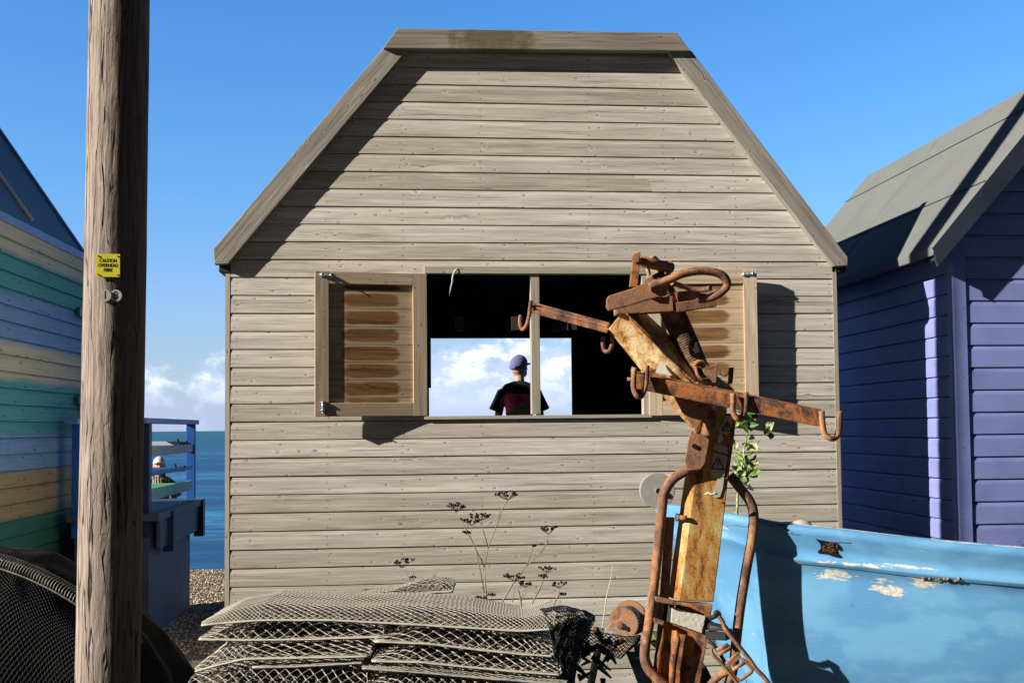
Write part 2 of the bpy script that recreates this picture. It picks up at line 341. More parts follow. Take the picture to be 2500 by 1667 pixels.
# boat
def boatm():
    w=NT('peeling_blue_hull_paint'); o=w.ob(); uv=w.uv(); x=w.xyz(uv)
    n=w.nz(w.mp(uv,(1.2,2.0,1)),2.2,4,.55,.3); n2=w.nz(w.mp(uv,(4,14,1)),3.,6,.7); n3=w.nz(uv,60,4,.7)
    col=w.mx(w.ss(n,.44,.56),(.115,.335,.62),(.16,.42,.70))
    col=w.mx(w.mt('MULTIPLY',w.ss(w.nz(w.mp(uv,(1,3,1),(5,3,0)),3.5,5,.6),.5,.7),.5),col,(.2,.46,.7))
    # peeled areas: band under the rubbing strake
    def spot(cx,cy,rx,ry,th):
        dx=w.mt('DIVIDE',w.mt('SUBTRACT',x[0],cx),rx); dy=w.mt('DIVIDE',w.mt('SUBTRACT',x[1],cy),ry)
        d=w.mt('ADD',w.mt('MULTIPLY',dx,dx),w.mt('MULTIPLY',dy,dy))
        return w.ss(w.mt('SUBTRACT',n2,w.mt('MULTIPLY',d,.22)),th,th+.03)
    pk=spot(1.02,.19,.25,.022,.46)
    for a in ((1.16,.295,.10,.05,.42),(.95,.26,.12,.035,.44),(1.3,.25,.1,.05,.46),(.95,.03,.5,.012,.42),(1.5,.04,.3,.01,.42),(.62,.02,.2,.012,.44),(1.0,.185,.07,.015,.45),(1.12,.29,.1,.05,.56),(.38,.135,.2,.014,.36),(1.25,.17,.12,.008,.38)):
        pk=w.mt('MAXIMUM',pk,spot(*a))
    chips=w.ss(w.nz(w.mp(uv,(1,1.6,1)),17,5,.75),.73,.75); pk=w.mt('MAXIMUM',pk,chips)
    scr=w.mt('MULTIPLY',w.ss(w.nz(w.mp(uv,(1,9,1)),16,4,.7),.62,.67),w.ss(w.nz(w.mp(uv,(1,1,1),(2,1,0)),3.5,2),.47,.6)); pk=w.mt('MAXIMUM',pk,w.mt('MULTIPLY',scr,.5))
    wh=w.mx(w.ss(n3,.4,.62),(.58,.56,.5),(.82,.81,.78)); col=w.mx(pk,col,wh)
    stn=w.ss(w.nz(w.mp(uv,(2,2,1)),8,6,.75),.64,.7); col=w.mx(w.mt('MULTIPLY',stn,.5),col,(.05,.13,.2))
    return w.out(col,w.mt('ADD',.42,w.mt('MULTIPLY',n3,.3)),w.bump(w.mt('ADD',w.mt('MULTIPLY',pk,-.5),w.mt('MULTIPLY',n3,.25)),.4,.003),0.,.5)
M['boat']=boatm()
# ------------------------------------------------------------------ light
TH=math.atan(250/2700)
F1=Frame((0,7.2),TH)
A_,B_=3.0,1.43
SD=(F1.ex*A_+F1.ey-Vector((0,0,B_))).normalized()
EL=math.asin(-SD.z); AZ=math.atan2(-SD.x,-SD.y)
sl=bpy.data.lights.new('sun','SUN'); so=bpy.data.objects.new('sun',sl); COL.objects.link(so)
sl.energy=7.5; sl.angle=R(.5); sl.color=(1.0,.93,.82); so.rotation_euler=SD.to_track_quat('-Z','Y').to_euler()
wd=bpy.data.worlds.new('World'); sc.world=wd; wd.use_nodes=True
class WT(NT):
    def __init__(s): s.t=wd.node_tree
w=WT(); bg=wd.node_tree.nodes['Background']
sky=w.n('ShaderNodeTexSky',sky_type='NISHITA',sun_disc=False,sun_elevation=EL,sun_rotation=AZ,air_density=1.0,dust_density=.3,ozone_density=2.0).outputs[0]
d=w.n('ShaderNodeTexCoord').outputs['Generated']; x=w.xyz(d); el=x[2]
tone=w.rp(el,[(0.,(.86,.82,1.08)),(.03,(.80,.88,1.22)),(.12,(.84,1.06,1.50)),(.22,(.68,1.18,1.66)),(.45,(.50,1.22,1.9))])
skc=w.mx(1.0,sky,tone,'MULTIPLY')
# cumulus low over the sea
az=w.mt('DIVIDE',x[0],w.mt('MAXIMUM',x[1],.05))
cv=w.comb(az,w.mt('MULTIPLY',el,1.5),0.)
wv=w.nz(cv,11,3,.5,0,'Color'); cv2=w.vm('ADD',cv,w.vm('MULTIPLY',w.vm('SUBTRACT',wv,(.5,.5,.5)),(.03,.03,0)))
n1=w.nz(cv2,13,8,.58); n2=w.nz(w.vm('ADD',cv2,(.006,-.011,0)),13,8,.58)
top=w.ss(el,.15,.05); low=w.ss(el,.0,.03)
tilt=w.mt('MULTIPLY',w.ss(az,-.24,-.06),.12)
cov=w.mt('ADD',w.mt('ADD',n1,tilt),w.mt('MULTIPLY',w.mt('SUBTRACT',top,1.0),.5))
cm=w.mt('MULTIPLY',w.ss(cov,.47,.6),w.mt('ADD',.35,w.mt('MULTIPLY',low,.65)))
lit=w.ss(w.mt('SUBTRACT',n1,n2),-.04,.05)
cc=w.mx(w.mt('MULTIPLY',lit,w.ss(el,.01,.07)),(5.2,6.3,8.6),(9.4,9.6,10.2))
haze=w.ss(el,.07,.0); skc=w.mx(w.mt('MULTIPLY',haze,.6),skc,(3.7,5.2,8.7))
skc=w.mx(w.mt('MULTIPLY',cm,.9),skc,cc)
# sky dimmed behind, beside and above the view to deepen the shadows
back=w.ss(x[1],.5,.0); dim=w.mt('SUBTRACT',1.0,w.mt('MULTIPLY',back,.95)); up=w.ss(el,.42,.62); dim=w.mt('MULTIPLY',dim,w.mt('SUBTRACT',1.0,w.mt('MULTIPLY',up,.7))); sd_=w.ss(w.mt('ABSOLUTE',x[0]),.5,.75); dim=w.mt('MULTIPLY',dim,w.mt('SUBTRACT',1.0,w.mt('MULTIPLY',sd_,.65)))
below=w.ss(el,-.02,-.06); dim=w.mt('MULTIPLY',dim,w.mt('SUBTRACT',1.0,w.mt('MULTIPLY',below,.8)))
w.set(bg.inputs[0],w.mx(1.0,skc,w.n('ShaderNodeCombineColor',{0:dim,1:dim,2:dim}).outputs[0],'MULTIPLY')); bg.inputs[1].default_value=.125
sc.view_settings.view_transform='Standard'; sc.view_settings.look='None'; sc.view_settings.exposure=0; sc.view_settings.gamma=1
# ------------------------------------------------------------------ ground, sea
w=NT('shingle'); o=w.ob(); v=w.n('ShaderNodeTexVoronoi',{'Vector':w.mp(o,(1,1,1)),'Scale':52.}).outputs; n=w.nz(o,1.5,4)
c=w.rp(w.xyz(v['Color'])[0],[(0.,(.09,.07,.05)),(.3,(.3,.22,.13)),(.6,(.42,.34,.23)),(.85,(.2,.18,.16)),(1.,(.6,.54,.43))])
c=w.mx(w.ss(v['Distance'],.35,.7),c,(.04,.03,.02)); c=w.mx(w.ss(w.xyz(o)[1],9.5,7.),c,w.mx(1.0,c,(.35,.35,.36),'MULTIPLY')); M['shingle']=w.out(w.mx(w.mt('MULTIPLY',w.mt('MULTIPLY',n,.4),w.ss(w.xyz(o)[1],7.,9.5)),c,(.25,.2,.13)),.8,w.bump(w.mt('SUBTRACT',1.0,v['Distance']),1.,.012))  # near shingle darkened in colour to cut bounce light and deepen shadows
ZC=13.7
mb=MB()
def grid(mb,xs,ys,zf):
    b=len(mb.v)
    for y in ys:
        for x_ in xs: mb.v.append((x_,y,zf(x_,y)))
    n=len(xs)
    for j in range(len(ys)-1):
        for i in range(n-1):
            q=(b+j*n+i,b+j*n+i+1,b+(j+1)*n+i+1,b+(j+1)*n+i); mb.fi(q,[(mb.v[k][0],mb.v[k][1]) for k in q])
def gz(x_,y):
    if y<7.0 or y>60: return 0.0 if y<60 else -3
    b=noise.noise(Vector((x_*.8,y*.8,0)))*.03 if y>7.8 else 0
    c_=ZC+.35*noise.noise(Vector((x_*.35,3,0)))
    return b-max(0,y-c_)*.22 if y>c_ else b
grid(mb,[-400,-120,-40,-20,-12]+[-10+i*.5 for i in range(41)]+[12,20,40,120,400],[-400,-100,-30,-10,-2,0,2,4,6,7]+[8+i*.35 for i in range(30)]+[20,26],gz)
g=obj('shingle_beach',mb,M['shingle']); tag(g,kind='structure')
w=NT('sea_water'); o=w.ob(); pos=w.geo()
dist=w.mt('DIVIDE',w.xyz(pos)[1],40.0)
wa=w.nz(w.mp(o,(.55,1.7,1)),1.6,5,.62,.4); wb=w.nz(w.mp(o,(.05,.2,1)),1.,6,.6,.5); wc=w.nz(w.mp(o,(.004,.022,1)),1.,5,.6)
far=w.ss(dist,.4,8.)
col=w.mx(far,w.mx(w.ss(wa,.42,.58),(.008,.075,.22),(.06,.31,.58)),w.mx(w.ss(wc,.35,.65),(.008,.085,.13),(.022,.15,.21)))
col=w.mx(w.ss(w.mt('ADD',wb,w.mt('MULTIPLY',wa,.12)),.42,.62),col,w.mx(far,(.008,.07,.19),(.012,.12,.19)))
wh=w.mt('MULTIPLY',w.ss(w.nz(w.mp(o,(.02,.11,1),(3,3,0)),1.,8,.75),.735,.75),far); col=w.mx(wh,col,(.7,.75,.78))
hgt=w.mt('ADD',w.mt('MULTIPLY',wa,.12),w.mt('MULTIPLY',wb,1.2))
m=w.out(col,.42,w.bump(hgt,.6,.5),0.,.22); M['sea']=m
mb=MB(); ys=[13.2,20,40,80,160,400,1000,3000,14000]; grid(mb,[-14000,-3000,-600,-100,0,100,600,3000,14000],ys,lambda x_,y:-.42)
tag(obj('sea',mb,M['sea']),kind='structure')
# loose pebbles on the beach seen between the huts
mb=MB()
for i in range(7000):
    y=random.uniform(8.6,13.9); xl=PZ(330,1500,0).x
    x_=random.uniform(-.36*y,-.245*y); s=random.uniform(.005,.014)
    mb.ball((x_,y,gz(x_,y)+s*.3),(s*random.uniform(.8,1.5),s,s*.6),Matrix.Rotation(random.random()*3,3,'Z'),6,4,random.random())
w=NT('pebble'); ti=w.tint(); c=w.rp(w.n('ShaderNodeTexWhiteNoise',{'W':w.mt('MULTIPLY',ti,71.)},noise_dimensions='1D').outputs[0],[(0.,(.12,.09,.06)),(.35,(.4,.29,.17)),(.7,(.55,.45,.32)),(1.,(.7,.66,.58))])
tag(obj('loose_pebbles',mb,w.out(c,.7)),kind='stuff',label='pale tan pebbles scattered over the beach between the huts',cat='pebbles')
# ------------------------------------------------------------------ weatherboards
def clad(mb, mapf, z0, z1, cover, xl, xr, holes=(), lip=.008, th=.013, seg=.3, joints=.12, phase=0.0, jit=.0013, mat=0):
    z=z0+phase
    while z>z0: z-=cover
    prof=[(0.,th-.036),(0.,th-.004+lip*0),(.02,th-.002),(.76,th-.003),(.84,th-.005),(.90,th-lip*.7),(.948,th-lip*.8),(.95,th-.035),(1.02,th-.035)]
    while z<z1:
        tj=random.random(); jx=random.uniform(-2,2) if random.random()<joints else 99; tt=(random.random(),random.random())
        wob=random.uniform(-.001,.001); tl=random.uniform(-.002,.002)
        rows=[(z+t*cover,o) for t,o in prof]
        zs=[]
        for i in range(len(rows)-1):
            (za,oa),(zb,ob)=rows[i],rows[i+1]; cuts=[za]
            for h in holes:
                for hz in (h[2],h[3]):
                    if za<hz<zb: cuts.append(hz)
            for hz in (z0,z1):
                if za<hz<zb: cuts.append(hz)
            cuts=sorted(cuts)+[zb]
            for a,b in zip(cuts,cuts[1:]):
                f=lambda q:(oa if zb==za else oa+(ob-oa)*(q-za)/(zb-za))
                zs.append((a,f(a) if zb>za else oa,b,f(b) if zb>za else ob))
        for a,oa,b,ob in zs:
            mid=(a+b)/2
            if mid<z0 or mid>z1: continue
            L0,R0,L1,R1=xl(a),xr(a),xl(b),xr(b)
            segs=[(L0,R0,L1,R1)]
            for h in holes:
                if h[2]<=mid<=h[3]:
                    segs=[(L0,h[0],L1,h[0]),(h[1],R0,h[1],R1)]
            for (l0,r0,l1,r1) in segs:
                if r0<=l0: continue
                n=max(1,int((r0-l0)/seg))
                for k in range(n):
                    u0,u1=k/n,(k+1)/n
                    xa,xb=l0+(r0-l0)*u0,l0+(r0-l0)*u1; xc,xd=l1+(r1-l1)*u1,l1+(r1-l1)*u0
                    J=lambda q,zz:jit*noise.noise(Vector((q*2.3,z*9.1,5.)))+wob
                    pts=[mapf(xa,a+J(xa,a),oa+tl*.3),mapf(xb,a+J(xb,a),oa+tl*.3),mapf(xc,b+J(xc,b),ob),mapf(xd,b+J(xd,b),ob)]
                    t=tt[0] if (xa+xb)/2<jx else tt[1]
                    mb.face(pts,[(xa,a),(xb,a),(xc,b),(xd,b)],t,mat)
        z+=cover
def nails(mb, mapf, z0, z1, cover, xs, xl, xr, holes=(), phase=0.0, out=.0135, m=1, r=.0032):
    z=z0+phase
    while z>z0: z-=cover
    while z<z1:
        for x_ in xs:
            for t in (.22,.64):
                q=z+cover*(t+random.uniform(-.03,.03)); xx=x_+random.uniform(-.012,.012)
                if not(z0+.01<q<z1-.01) or xx<xl(q)+.02 or xx>xr(q)-.02: continue
                if any(h[0]<xx<h[1] and h[2]<q<h[3] for h in holes): continue
                mb.face([mapf(xx+r*math.cos(a),q+r*math.sin(a),out-.002) for a in [k*math.pi/3 for k in range(6)]],None,0,m)
        z+=cover
# ------------------------------------------------------------------ main hut
T1=thing('timber_hut','weathered unpainted timber hut with open shutters standing between the striped hut and the purple hut','hut',frame=F1)
c=F1.l
wl=c(561,1050,0).x; wr=c(2037,950,0).x
pA,pB,pC,pD=c(519,612,-.045),c(935,118,-.045),c(1684,126,-.045),c(2070,632,-.045)
def lin(p,q,z): return p.x+(q.x-p.x)*(z-p.z)/(q.z-p.z)
zt=c(1250,118,0).z
eL=c(548,648,-.045); eR=c(2048,655,-.045); iL=c(992,122,-.045); iR=c(1632,128,-.045)
def xl(z): return wl if z<eL.z+.0 else max(wl,lin(eL,iL,z)-.06)
def xr(z): return wr if z<eR.z else min(wr,lin(eR,iR,z)+.06)
cov=43.3/2700*7.2
hx0=c(1041,800,0).x; hx1=c(1568,800,0).x; hz0=c(1300,1014,0).z; hz1=c(1300,665,0).z
hole=(hx0,hx1,hz0,hz1)
zb=c(565,1252.6,0).z
mf=lambda x_,z,o:(x_,-o,z)
mb=MB(); ph=(zb-0.0)%cov
clad(mb,mf,0.02,zt+.02,cov,xl,xr,[hole],phase=ph-.02)
studs=[c(q,900,0).x for q in (574,800,982,1176,1442,1628,1800,2026)]
nails(mb,mf,.02,zt,cov,studs,xl,xr,[hole],phase=ph-.02)
M['nail']=simple('old_nail',(.05,.035,.025),.7)
obj('front_wall',mb,[M['clad'],M['nail']],T1)
D1=1.9
for s,xx in ((-1,wl),(1,wr)):
    mb=MB(); zz=eL.z-.02 if s<0 else eR.z-.02
    mb.box(xx-.028 if s<0 else xx,xx if s<0 else xx+.028,-.0125,.03,0,zz,m=0,ax=2); obj('corner_trim',mb,M['trim'],T1)
    mb=MB(); m2=(lambda yy,z,o:(xx-o-.0,D1-yy,z)) if s<0 else (lambda yy,z,o:(xx+o,yy,z))
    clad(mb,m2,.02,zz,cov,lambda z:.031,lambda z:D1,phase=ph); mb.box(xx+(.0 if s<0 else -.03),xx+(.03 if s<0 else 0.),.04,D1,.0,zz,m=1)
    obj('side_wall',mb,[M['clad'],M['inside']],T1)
# boards
def barge(name,poly,y,th,mat,bev=.004):
    pts=[c(px,py,y) for px,py in poly]; mb=MB(); mb.prism(pts[::-1],(0,th,0)); return obj(name,mb,mat,T1,bevel=bev)
barge('bargeboard',[(521,607),(940,112),(996,120),(556,644),(523,645)],-.066,.058,M['barge'])
barge('bargeboard',[(1630,124),(1688,124),(2070,628),(2070,648),(2036,650)],-.066,.058,M['barge'])
barge('ridge_board',[(970,70),(1653,80),(1686,125),(936,118)],-.095,.08,M['ridge'])
mb=MB()
def slab(p,q,th,y0,y1):
    d=(Vector((q[0]-p[0],0,q[1]-p[1]))).normalized(); n=Vector((-d.z,0,d.x))*th
    if n.z>0: n=-n
    a,b=Vector((p[0],0,p[1])),Vector((q[0],0,q[1])); Y0=Vector((0,y0,0));Y1=Vector((0,y1,0))
    mb.hexa([a+n+Y0,b+n+Y0,b+n+Y1,a+n+Y1,a+Y0,b+Y0,b+Y1,a+Y1])
o0=c(523,616,-.01);o1=c(942,118,-.01);o2=c(1682,130,-.01);o3=c(2068,636,-.01)
slab((o0.x,o0.z),(o1.x,o1.z),.05,-.006,D1+.1); slab((o1.x+.01,o1.z+.035),(o2.x-.01,o2.z+.03),.06,-.03,D1+.1); slab((o3.x,o3.z),(o2.x,o2.z),.05,-.006,D1+.1)
obj('roof',mb,M['felt'],T1)
mb=MB()   # soffit blocks seen under the board ends
for px,s in ((546,1),(2052,-1)):
    q=c(px,652,-.03); mb=MB(); mb.box(q.x-.03,q.x+.04,-.02,D1,q.z-.03,q.z+.03); obj('eave_timber',mb,M['inside'],T1)
# rear wall with its opening, floor, inner gable lining, rafters
rx0=c(1047,900,D1).x; rx1=c(1395,900,D1).x; rz1=c(1200,826,D1).z; rz0=hz0-.12
mb=MB()
gx=lambda z:max(wl+.03,lin(eL,iL,z)) if z>eL.z else wl+.03
gX=lambda z:min(wr-.03,lin(eR,iR,z)) if z>eR.z else wr-.03
z=0.0
while z<zt-.03:
    z2=min(z+.15,zt-.03)
    for a,b in sorted({(max(z,q0),min(z2,q1)) for q0,q1 in ((0,rz0),(rz0,rz1),(rz1,9))}):
        if b<=a+1e-4: continue
        m_=(a+b)/2; segs=[(gx(a),gX(a),gx(b),gX(b))]
        if rz0<m_<rz1: segs=[(gx(a),rx0,gx(b),rx0),(rx1,gX(a),rx1,gX(b))]
        for l0,r0,l1,r1 in segs:
            mb.hexa([(l0,D1-.03,a),(r0,D1-.03,a),(r0,D1,a),(l0,D1,a),(l1,D1-.03,b),(r1,D1-.03,b),(r1,D1,b),(l1,D1,b)],ax=0)
    z=z2
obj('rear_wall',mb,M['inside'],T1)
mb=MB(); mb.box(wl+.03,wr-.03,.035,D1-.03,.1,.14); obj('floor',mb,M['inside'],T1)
for px in (1110,1240,1370,1500):
    q=c(px,700,.6); mb=MB(); mb.bar((q.x,.06,2.05+.36),(q.x+.1,D1-.05,2.05+.5),.05,.09); obj('rafter',mb,M['inside'],T1)
mb=MB(); q=c(1044,812,.5); mb.box(q.x-.12,q.x+.35*.0+.02,.4,.46,2.0,2.4); obj('inner_brace',mb,M['inside'],T1)
# window frame
mb=MB()
def rect(px0,py0,px1,py1,y0,y1,mb_,ax=None,t=None):
    a=c(px0,py1,y0); b=c(px1,py0,y0); mb_.box(a.x,b.x,y0,y1,a.z,b.z,t,0,ax)
rect(1036,652,1620,667,-.028,.04,mb,0)
wf=obj('window_frame',mb,M['trim'],T1,bevel=.002)
mb=MB(); rect(1036,1011,1592,1024,-.03,.05,mb,0); obj('sill',mb,M['trim'],wf,bevel=.002)
mb=MB(); rect(1299,667,1316.5,1010.5,-.012,.07,mb,2); obj('mullion',mb,M['trim'],wf,bevel=.002)
mb=MB(); rect(1572,667,1588,1011,-.02,.05,mb,2); obj('side_jamb',mb,M['trim'],wf,bevel=.002)
mb=MB(); pts=[c(1118,655,-.03),c(1112,662,-.036),c(1106,672,-.036),c(1104,690,-.034),c(1100,707,-.03),c(1097,722,-.03)]
mb.tube(pts,[.006,.008,.007,.007,.005,.001],6,flat=.3); obj('torn_tape',mb,M['sticker'],T1)
# shutters
def shutter(pf,ph_,yf,yh,pt,pb,stf,sth,rt,rb,lines,label,bolts,mat):
    """pf/ph_: photo x of the free and hinge edge"""
    A=c(pf,840,yf); B=c(ph_,840,yh); A.z=B.z=0
    L=(B-A).length; ux=(B-A)/L
    n=Vector((ux.y,-ux.x,0)); n=n if n.y<0 else -n
    def S(px,py,out=0.):          # photo point on the shutter's plane -> local
        d=ray(px,py); o_=F1.loc(C0); dl=Vector((d.dot(F1.ex),d.dot(F1.ey),d.z)); t=((A+n*out-o_).dot(n))/dl.dot(n); return o_+dl*t
    def U(px,py=840): return (S(px,py)-A).dot(ux)
    zT=S(pf,pt).z; zB=S(pf,pb).z
    zrT=S(rt[0],rt[1]).z; zrB=S(rb[0],rb[1]).z
    def blk(mb_,u0,u1,z0,z1,o0,o1,ax=None,t=None):
        p=lambda u,o_,z:A+ux*u+n*o_+Vector((0,0,z))
        if u1<u0: u0,u1=u1,u0
        q=[p(u0,o1,z0),p(u1,o1,z0),p(u1,o0,z0),p(u0,o0,z0)]
        q+= [v+Vector((0,0,z1-z0)) for v in q]
        if ux.x<0: q=[q[i] for i in (1,0,3,2,5,4,7,6)]
        mb_.hexa(q,t,0,ax)
    us=U(stf); uh=U(sth)
    mb=MB()
    blk(mb,0,us,zB,zT,-.035,0,2); blk(mb,uh,L,zB,zT,-.035,0,2)
    blk(mb,us+.0005,uh-.0005,zrT,zT-.001,-.035,-.001,0); blk(mb,us+.0005,uh-.0005,zB+.001,zrB,-.035,-.001,0)
    sh=obj('shutter',mb,M['pine'],T1,bevel=.0025); tag(sh,label)
    mb=MB(); mb.u2=[]
    zs=[S((stf+sth)/2,q).z for q in lines]; zs=[zrT+.004]+zs+[zrB-.004]
    for za,zb_ in zip(zs,zs[1:]):
        nf=len(mb.f); t=random.random(); blk(mb,us-.004,uh+.004,zb_+.0015,za-.0015,-.04,-.017,0,t)
        for fi in range(nf,len(mb.f)):
            mb.u2.append([(((Vector(mb.v[k])-A).dot(ux)-us)/(uh-us),(mb.v[k][2]-zb_)/(za-zb_)) for k in mb.f[fi]])
    pn=obj('panel',mb,M['panel'],sh); l2=pn.data.uv_layers.new(name='uv2')
    flat=[]
    for q in mb.u2:
        for a in q: flat+=[a[0],a[1]]
    l2.data.foreach_set('uv',flat)
    mb=MB(); blk(mb,us-.01,uh+.01,zrB-.01,zrT+.01,-.048,-.042); obj('backing',mb,M['inside'],sh)
    for (x0,y0,x1,y1) in bolts:
        mb=MB(); a=S(x0,y0,.006); b=S(x1,y1,.006); d_=(b-a).normalized()
        mb.tube([a,b],.0075,10); mb.tube([b,b+d_*.012],.004,8)
        mb.bar(a+d_*.008-n*.005,b-d_*.004-n*.005,.034,.003,n)
        mid=a.lerp(b,.7); mb.tube([mid,mid+n*.022+Vector((0,0,-.004))],.004,8)
        for q in (.15,.85):
            e=a.lerp(b,q); mb.tube([e-d_*.005,e+d_*.005],.0115,10)
        obj('bolt',mb,M['zinc'],sh)
shutter(769,1043,-.142,-.03,661,1017,803,1009,(900,694),(900,983),[711,753,797,840.6,883.8,927,970],'left shutter, swung open with dark brown stains in its panel',[(781,670,812,673),(788,978,788,1005)],M['pine'])
shutter(1851,1583,-.108,-.03,656,1012,1818,1616,(1700,693),(1700,978),[708,751,794,837,879,922,965],'right shutter, swung open and partly hidden by the rusty hoist',[(1812,670,1842,668)],M['pine'])
# ------------------------------------------------------------------ purple hut
q=P(2338,1000,7.3); F2=Frame((q.x,q.y),TH)
T2=thing('purple_hut','purple painted beach hut with a grey green felt roof at the right','hut',frame=F2)
c2=F2.l
rid=c2(2656,133,-.16); ea=c2(2277,602,-.16); cx=rid.x; W2=2*cx; e_z=ea.z; sl_=(rid.z-ea.z)/(rid.x-ea.x)
wtop=lambda x_: rid.z-abs(x_-cx)*sl_-.09
zE=wtop(0)
xl2=lambda z:.028 if z<zE else max(.028,cx-(rid.z-.09-z)/sl_); xr2=lambda z:W2-.028 if z<zE else cx+(rid.z-.09-z)/sl_
cv2_=54.6/2700*7.28; z0=c2(2400,1333.6,0).z
mb=MB(); clad(mb,mf,.1,rid.z-.1,cv2_,xl2,xr2,phase=(z0-.1)%cv2_,lip=.012,th=.018,joints=0.)
obj('front_wall',mb,M['purple'],T2)
cs=50./2700*7.42; zs_=F2.lx(2304,1315,0).z; DP=3.3
mb=MB(); clad(mb,lambda yy,z,o:(-o,DP-yy,z),.1,zE+.02,cs,lambda z:0,lambda z:DP-.004,phase=(zs_-.1)%cs,lip=.011,th=.018,joints=0.)
obj('side_wall',mb,M['purple'],T2)
mb=MB(); mb.box(W2-.02,W2,.03,DP,.1,zE); mb.box(.02,W2-.02,DP-.02,DP,.1,zE); mb.prism([(.02,DP,zE),(W2-.02,DP,zE),(cx,DP,rid.z-.1)],(0,-.02,0)); obj('rear_wall',mb,M['purple'],T2)
mb=MB(); mb.box(-.024,.072,-.026,-.0,.1,zE+.06,ax=2); mb.box(-.026,-.0,.002,.05,.1,zE+.02,ax=2)
obj('corner_trim',mb,M['purple_trim'],T2,bevel=.006)
mb=MB()
for q in (735,905,1075,1236): p_=c2(2351,q+16,-.03); mb=MB(); mb.disc((p_.x,-.0275,p_.z),(0,-1,0),.006,8); obj('screw',mb,M['zinc'],T2)
mb=MB()
n=Vector((-sl_,0,1)).normalized(); th=.045
for s in (-1,1):
    ex=Vector((ea.x if s<0 else W2-ea.x,0,ea.z)); rr=Vector((cx,0,rid.z)); nn=Vector((n.x*(-s)*-1 if s<0 else -n.x,0,n.z))
    d_=Vector((0,0,-th*1.4)); Y0=Vector((0,-.16,0)); Y1=Vector((0,DP+.12,0))
    if s<0: mb.hexa([ex+d_+Y0,rr+d_+Y0,rr+d_+Y1,ex+d_+Y1,ex+Y0,rr+Y0,rr+Y1,ex+Y1],ax=1)
    else: mb.hexa([rr+d_+Y0,ex+d_+Y0,ex+d_+Y1,rr+d_+Y1,rr+Y0,ex+Y0,ex+Y1,rr+Y1],ax=1)
rf=obj('roof',mb,M['felt'],T2,bevel=.012)
# felt lap seams and slight folds
mb=MB()
def onroof(k,y,lift=.004): return Vector((ea.x+(cx-ea.x)*k,y,ea.z+(rid.z-ea.z)*k))+Vector((-sl_,0,1)).normalized()*lift
for k in (.335,.80):
    L=[onroof(k+.004*noise.noise(Vector((i*.3,k*7,0))),-.158+i*(DP+.27)/24,.003) for i in range(25)]
    mb=MB(); mb.tube(L,.004,5); obj('felt_seam',mb,M['seam'],rf)
mb=MB()
for y,k0,k1 in ((1.75,.1,.95),):
    L=[onroof(k0+(k1-k0)*i/8,y+.1*i/8,.0) for i in range(9)]; mb.tube(L,.004,6)
obj('felt_fold',mb,M['felt'],rf)
# verge boards
mb=MB(); dz=-.22
for s in (-1,1):
    ex=Vector((ea.x if s<0 else W2-ea.x,-.164,ea.z-.008)); rr=Vector((cx,-.164,rid.z-.008))
    poly=[ex,rr,rr+Vector((0,0,dz)),ex+Vector((.03*(1 if s<0 else -1),0,dz*.55))]
    if s<0: poly=poly[::-1]
    mb.prism(poly,(0,.022,0))
M['verge']=wood('dark_verge_paint',(.2,.17,.13),(.35,.3,.24),(.03,.03,.03),knots=False,paint=((.02,.03,.05),.97),bs=.8)
obj('bargeboard',mb,M['verge'],T2)
mb=MB(); 
for s in (-1,1): mb.hexa([(cx if s>0 else ea.x+.02,-.15,(rid.z if s>0 else ea.z)-.09),(W2-ea.x if s>0 else cx,-.15,(ea.z if s>0 else rid.z)-.09),(W2-ea.x if s>0 else cx,0.02,(ea.z if s>0 else rid.z)-.09),(cx if s>0 else ea.x+.02,0.02,(rid.z if s>0 else ea.z)-.09)]+[(cx if s>0 else ea.x+.02,-.15,(rid.z if s>0 else ea.z)-.07),(W2-ea.x if s>0 else cx,-.15,(ea.z if s>0 else rid.z)-.07),(W2-ea.x if s>0 else cx,0.02,(ea.z if s>0 else rid.z)-.07),(cx if s>0 else ea.x+.02,0.02,(rid.z if s>0 else ea.z)-.07)])
obj('soffit',mb,M['verge'],T2)
mb=MB(); mb.box(.05,W2-.05,.05,DP-.05,0,.1); obj('base',mb,M['black'],T2)
# ------------------------------------------------------------------ striped hut
TH3=math.atan(200/2700)
q=P(202,1000,9.9); F3=Frame((q.x,q.y),TH3)
T3=thing('striped_hut','beach hut sprayed in rainbow bands of cream, teal, blue and tan at the left edge','hut',frame=F3)
z1_=F3.lx(203,627,0.).z; D3=2.1; c3=F3.l
covs=33./2700*10.0; zz0=F3.lx(184,963,0).z
mb=MB(); clad(mb,lambda yy,z,o:(o,-D3+yy,z),.35,z1_+.02,covs,lambda z:0,lambda z:D3-.02,phase=(zz0-.35)%covs,lip=.015,th=.022,joints=.2,seg=.5)
obj('side_wall',mb,M['stripes'],T3)
mb=MB(); mb.box(-.07,.03,-.02,.05,.1,z1_,ax=2); obj('corner_trim',mb,M['navy'],T3)
ev=F3.l(208,622,.08); top3=F3.l(0,323,.08); s3=(top3.z-ev.z)/(ev.x-top3.x); W3=1.7; rx3=ev.x-(W3/2+ev.x); rz3=ev.z+(ev.x-rx3)*s3
mb=MB(); th=.05
for s in (1,-1):
    e_=Vector((rx3+s*(ev.x-rx3),0,ev.z)); r_=Vector((rx3,0,rz3)); dn=Vector((0,0,-.07)); Y0=Vector((0,-D3-.1,0)); Y1=Vector((0,.1,0))
    if s>0: mb.hexa([r_+dn+Y0,e_+dn+Y0,e_+dn+Y1,r_+dn+Y1,r_+Y0,e_+Y0,e_+Y1,r_+Y1],ax=1)
    else: mb.hexa([e_+dn+Y0,r_+dn+Y0,r_+dn+Y1,e_+dn+Y1,e_+Y0,r_+Y0,r_+Y1,e_+Y1],ax=1)
rf3=obj('roof',mb,M['slate'],T3)
mb=MB(); nn=Vector((s3,0,1)).normalized()
